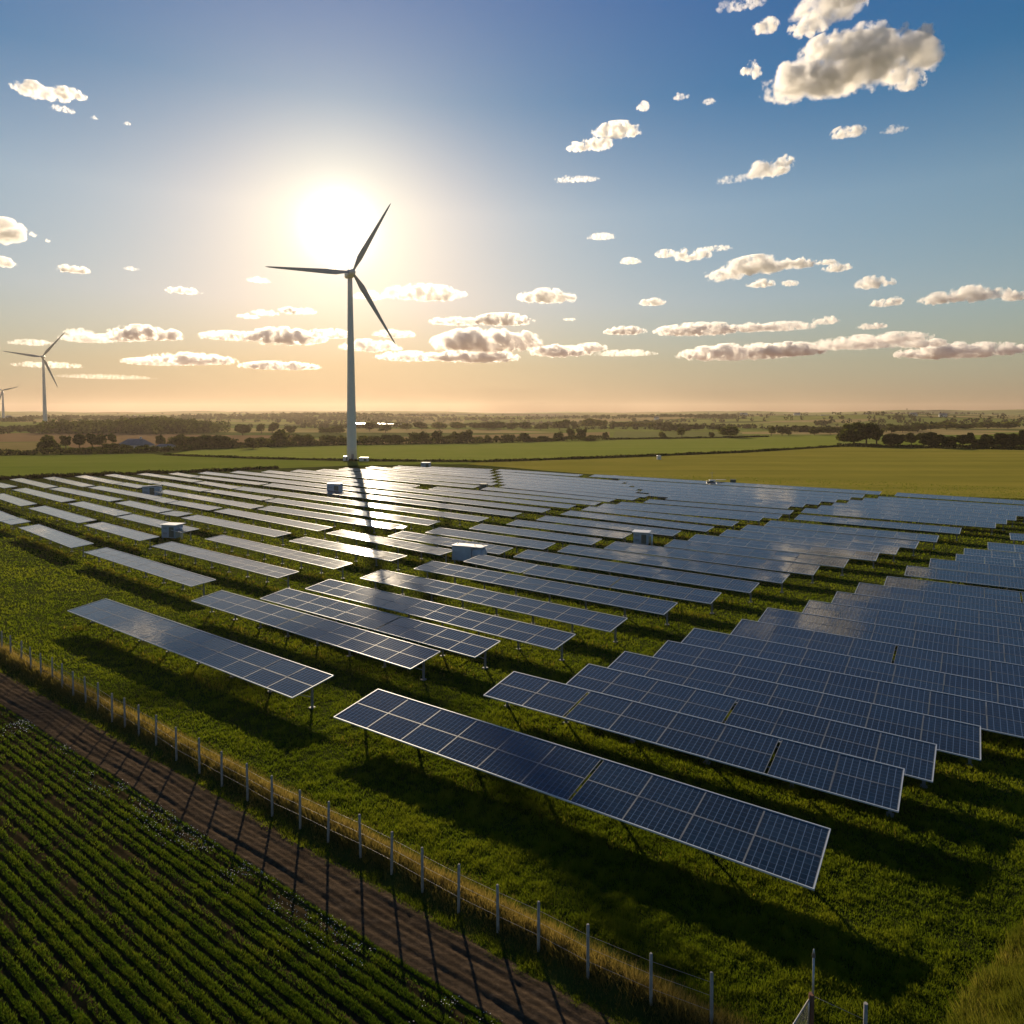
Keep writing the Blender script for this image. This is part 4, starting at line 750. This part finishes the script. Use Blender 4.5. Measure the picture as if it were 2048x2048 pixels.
TL={'left hedgerow':'bushy tree in the dark hedgerow around the farm barn at left','middle hedgerow':'bushy tree in the long hedgerow behind the tall turbine','field edge bushes':'lone round bush on the far edge of the bright hay field','back row':'hazy tree in the broken wood line far behind the fields','right clump':'tall broad tree of the dark clump at the right field corner','right hedgerow':'dark round tree in the row behind the golden field at right'}
def tree(g,x,y,wd,h,k):
    big=g in('right clump','right hedgerow'); me=(BIGC if big else CR)[k%3 if big else k%7]
    t=empty('broadleaf_tree',(x,y,0),random.uniform(0,6.28)); tag(t,TL[g],'tree',g+' trees')
    tr=obj('trunk',TRUNK,t); tr.scale=(h*1.1,h*1.1,h)
    c=obj('crown',me,t); f=.05 if (h<5 or 'hedgerow' in g) else .14; 
    if h>1.15*wd: f=.22
    c.location=(0,0,h*f); c.scale=(wd*1.1,wd*1.1,h*(1-f))
    return t
for k,(g,x,y,wd,h) in enumerate(TREES): tree(g,x,y,wd,h*1.08,k*5%7 if k%2 else k)
# unbroken hedges under the rows
def hedge(name,pts,hh,wd,label,mat):
    P=[];Vv=[]
    seg=[(Vector((*a,0)),Vector((*b,0))) for a,b in zip(pts[:-1],pts[1:])]; tot=sum((b-a).length for a,b in seg); n=int(tot*14); out=[]
    for a,b in seg:
        m=int((b-a).length*14); t=rng.random(m); q=np.stack([a.x+(b.x-a.x)*t,a.y+(b.y-a.y)*t],-1)+rng.normal(0,wd/3,(m,2)); z=rng.random(m)**.7*hh*(.5+.9*vnoise(q[:,0]*.18,q[:,1]*.18,90)); out.append(np.column_stack([q,z]))
    p=np.concatenate(out); n=len(p); sz=rng.uniform(.35,.75,n); d=rng.normal(size=(n,3)); d/=np.linalg.norm(d,axis=1)[:,None]; u=np.cross(d,rng.normal(size=(n,3))); u/=np.linalg.norm(u,axis=1)[:,None]; v=np.cross(d,u)
    V=np.stack([p-u*sz[:,None]-v*sz[:,None]*.7,p+u*sz[:,None]-v*sz[:,None]*.6,p+u*sz[:,None]*.8+v*sz[:,None],p-u*sz[:,None]*.9+v*sz[:,None]*.8],1).reshape(-1,3)
    tag(obj(name,npmesh(name,V,np.arange(4*n).reshape(n,4),mat,False,np.repeat(rng.random(n),4))),label,'hedge')
hg=[p for p in FIELDS['hay_field']]
hedge('hedge',[(-301,308),(-249,334),(-193,351),(-177,392),(-153,417),(-104,446)],2.6,2.2,'low dark hedge below the trees at the left field edge',M['leaf_b'])
hedge('hedge',[(-104,446),(-22,474.5),(76,539)],3.2,2.6,'long dark hedge under the trees behind the tall turbine',M['leaf_b'])
hedge('hedge',[(76,539),(196,588),(230,612)],1.0,1.5,'thin low hedge along the far edge of the hay field',M['leaf_b'])
hedge('hedge',[(204.5,427),(290,386),(385,345)],1.8,2.2,'dark hedge foot under the tree row at right',M['leaf_b'])
hedge('hedge',[(-190,189),(-157,209.5),(-133,224),(-108,236.5),(-87,252.5)],.7,1.0,'low rough hedge strip between the tables and the green field',M['leaf_b'])
hedge('hedge',[(-171,335),(-113.5,307),(-68.7,293),(-13,286.5)],.5,.8,'faint grassy ditch line across the green field by the turbine',M['leaf_a'])
hedge('hedge',[(-12,286.5),(45,314),(120,357.8),(204,425)],.7,1.0,'low field margin between the golden and green fields',M['leaf_a'])
# far woods: one mass of crowns over the hills
def build_woods():
    n=60000; az=np.radians(rng.uniform(-46,46,n)); d=1/rng.uniform(1/6400,1/830,n); x=d*np.sin(az); y=d*np.cos(az)
    a=fbm(x/520+3,y/260+8,95,3); lin=np.abs(vnoise(x/330,y/170,97)-.5); lin2=np.abs(vnoise(x/210+40,y/300,98)-.5)
    keep=((a>.655)|(lin<.011)|(lin2<.008))&((d<3400)|(rng.random(n)<.07)); keep&=~((d<1000)&(az<R(5))&(az>R(-26))); keep&=(rng.random(n)<.8)
    x,y,d=x[keep],y[keep],d[keep]; z=terrain(x,y); m=len(x); hh=rng.uniform(5,10,m)*np.where(d<1300,.75,1)
    q=14; ctr=np.stack([x,y,z+hh*.5],-1); off=rng.normal(size=(m,q,3)); off/=np.linalg.norm(off,axis=2)[:,:,None]; p=ctr[:,None]+off*np.stack([hh*.5,hh*.5,hh*.48],-1)[:,None]*rng.uniform(.6,1.05,(m,q,1)); p=p.reshape(-1,3)
    sz=np.repeat(hh*.2,q)*rng.uniform(.6,1.2,m*q); nn=off.reshape(-1,3)+rng.normal(0,.5,(m*q,3)); nn/=np.linalg.norm(nn,axis=1)[:,None]; u=np.cross(nn,rng.normal(size=(m*q,3))); u/=np.linalg.norm(u,axis=1)[:,None]; v=np.cross(nn,u)
    V=np.stack([p-u*sz[:,None]-v*sz[:,None]*.7,p+u*sz[:,None]-v*sz[:,None]*.6,p+u*sz[:,None]*.8+v*sz[:,None],p-u*sz[:,None]*.9+v*sz[:,None]*.8],1).reshape(-1,3)
    return npmesh('distant_woods',V,np.arange(4*m*q).reshape(-1,4),M['wood'],False,np.repeat(rng.random(m*q),4))
tag(obj('distant_woods',build_woods()),'hazy woods and hedges covering the hills to the horizon','woods',kind='stuff')
def wood_block(pts,n,hh,label):
    a=np.array(pts[0]); b=np.array(pts[1]); t=rng.random(n); base=a+(b-a)*t[:,None]; base=base+rng.normal(0,1,(n,2))*np.array([8,26]); x,y=base.T; h=hh*rng.uniform(.75,1.1,n)*(.65+.6*vnoise(x*.02,y*.0,99))
    q=40; ctr=np.stack([x,y,h*.5],-1); off=rng.normal(size=(n,q,3)); off/=np.linalg.norm(off,axis=2)[:,:,None]; p=(ctr[:,None]+off*np.stack([h*.5,h*.5,h*.5],-1)[:,None]*rng.uniform(.6,1.05,(n,q,1))).reshape(-1,3)
    m=n*q; sz=rng.uniform(.7,1.6,m); nn=off.reshape(-1,3)+rng.normal(0,.5,(m,3)); nn/=np.linalg.norm(nn,axis=1)[:,None]; u=np.cross(nn,rng.normal(size=(m,3))); u/=np.linalg.norm(u,axis=1)[:,None]; v=np.cross(nn,u)
    V=np.stack([p-u*sz[:,None]-v*sz[:,None]*.7,p+u*sz[:,None]-v*sz[:,None]*.6,p+u*sz[:,None]*.8+v*sz[:,None],p-u*sz[:,None]*.9+v*sz[:,None]*.8],1).reshape(-1,3)
    tag(obj('wood',npmesh('wood',V,np.arange(4*m).reshape(-1,4),M['leaf_b'],False,np.repeat(rng.random(m),4))),label,'wood',kind='stuff')
wood_block(((-500,765),(-330,738)),520,14,'long dark wood on the rise right of the small turbine')
wood_block(((-640,860),(-540,840)),90,8,'low wood around the foot of the small turbine')

# ------------------------------------------------------------------ clouds: real volumes high above the haze
def cloudmat(dens,asp,seed,thin,name):
    # vapour density: an ellipsoid body with a flat base, eaten away by fractal noise towards its rim
    m,t,o=newmat(name); v=nd(t,'ShaderNodeVolumePrincipled'); v.inputs['Color'].default_value=((.97,.965,.96,1))
    v.inputs['Anisotropy'].default_value=.55
    def mth(op,a,b=None,c=None,clamp=False):
        n=nd(t,'ShaderNodeMath',operation=op); n.use_clamp=clamp
        for i,q in enumerate((a,b,c)):
            if q is None: continue
            if hasattr(q,'links'): t.links.new(q,n.inputs[i])
            else: n.inputs[i].default_value=q
        return n.outputs[0]
    g=nd(t,'ShaderNodeTexCoord').outputs['Object']
    mp=nd(t,'ShaderNodeMapping'); t.links.new(g,mp.inputs['Vector']); mp.inputs['Scale'].default_value=(asp,asp*.6,1); mp.inputs['Location'].default_value=(seed*3.13,seed*1.71,seed*.77)
    f=noise_(t,mp.outputs[0],2.9,7,.58)
    sx=nd(t,'ShaderNodeSeparateXYZ'); t.links.new(g,sx.inputs[0])
    m2=nd(t,'ShaderNodeMapping'); t.links.new(g,m2.inputs['Vector']); m2.inputs['Scale'].default_value=(asp,asp*.6,.15); m2.inputs['Location'].default_value=(seed*5.3,seed*2.9,seed*.31)
    f2=noise_(t,m2.outputs[0],1.25,1.5,.5)      # broad heaps: tall where high, sunk or parted where low
    zz=mth('MAXIMUM',mth('MULTIPLY',sx.outputs[2],mth('MULTIPLY_ADD',f2,-3.4,2.9)),mth('MULTIPLY',sx.outputs[2],-1.9))
    r2=mth('MULTIPLY',mth('ADD',mth('ADD',mth('MULTIPLY',sx.outputs[0],sx.outputs[0]),mth('MULTIPLY',sx.outputs[1],sx.outputs[1])),mth('MULTIPLY',zz,zz)),4.0)
    body=mth('MINIMUM',mth('MULTIPLY',mth('SUBTRACT',1.0,r2),1.5),.8-.07*max(0,min(asp-1.6,5)))
    val=mth('ADD',mth('ADD',body,mth('MULTIPLY_ADD',f2,1.8,-.9)),mth('MULTIPLY_ADD',f,5.6,-2.8-.46-thin))
    d=mth('MULTIPLY',mth('MULTIPLY',val,2.2,clamp=True),dens)
    t.links.new(d,v.inputs['Density']); t.links.new(v.outputs[0],o.inputs['Volume']); m.cycles.volume_step_rate=.35; return m
bm=bmesh.new(); bmesh.ops.create_icosphere(bm,subdivisions=3,radius=.5); CL=bpy.data.meshes.new('cloud'); bm.to_mesh(CL); bm.free()
for k,(x,y,z,wd,h,kind) in enumerate(CLOUDS):
    me=CL.copy(); me.materials.append(cloudmat(4.4*min(kind,2.)**1.3/h*(1. if math.hypot(x,y)<7500 else 1.15),wd/h,k,.2 if kind<.7 else .0,'cloud vapour'))
    o=bpy.data.objects.new('cloud',me); col.objects.link(o); o.location=(x,y,z); o.rotation_euler=(0,0,-math.atan2(x,y)+(math.pi if k%2 else 0)); o.scale=(wd*1.12,max(h,wd*.5),h*1.25)
    tag(o,kind='structure')

# ------------------------------------------------------------------ haze: the air over the whole plain
mb=MB(); mb.box((0,3000,79),(23000,13400,172)); hz=mb.mesh('haze')
m,t,o=newmat('haze'); v=nd(t,'ShaderNodeVolumePrincipled'); v.inputs['Color'].default_value=(.88,.73,.59,1); v.inputs['Density'].default_value=6e-5; v.inputs['Anisotropy'].default_value=.5
t.links.new(v.outputs[0],o.inputs['Volume']); hz.materials.append(m); tag(obj('haze',hz),kind='stuff')
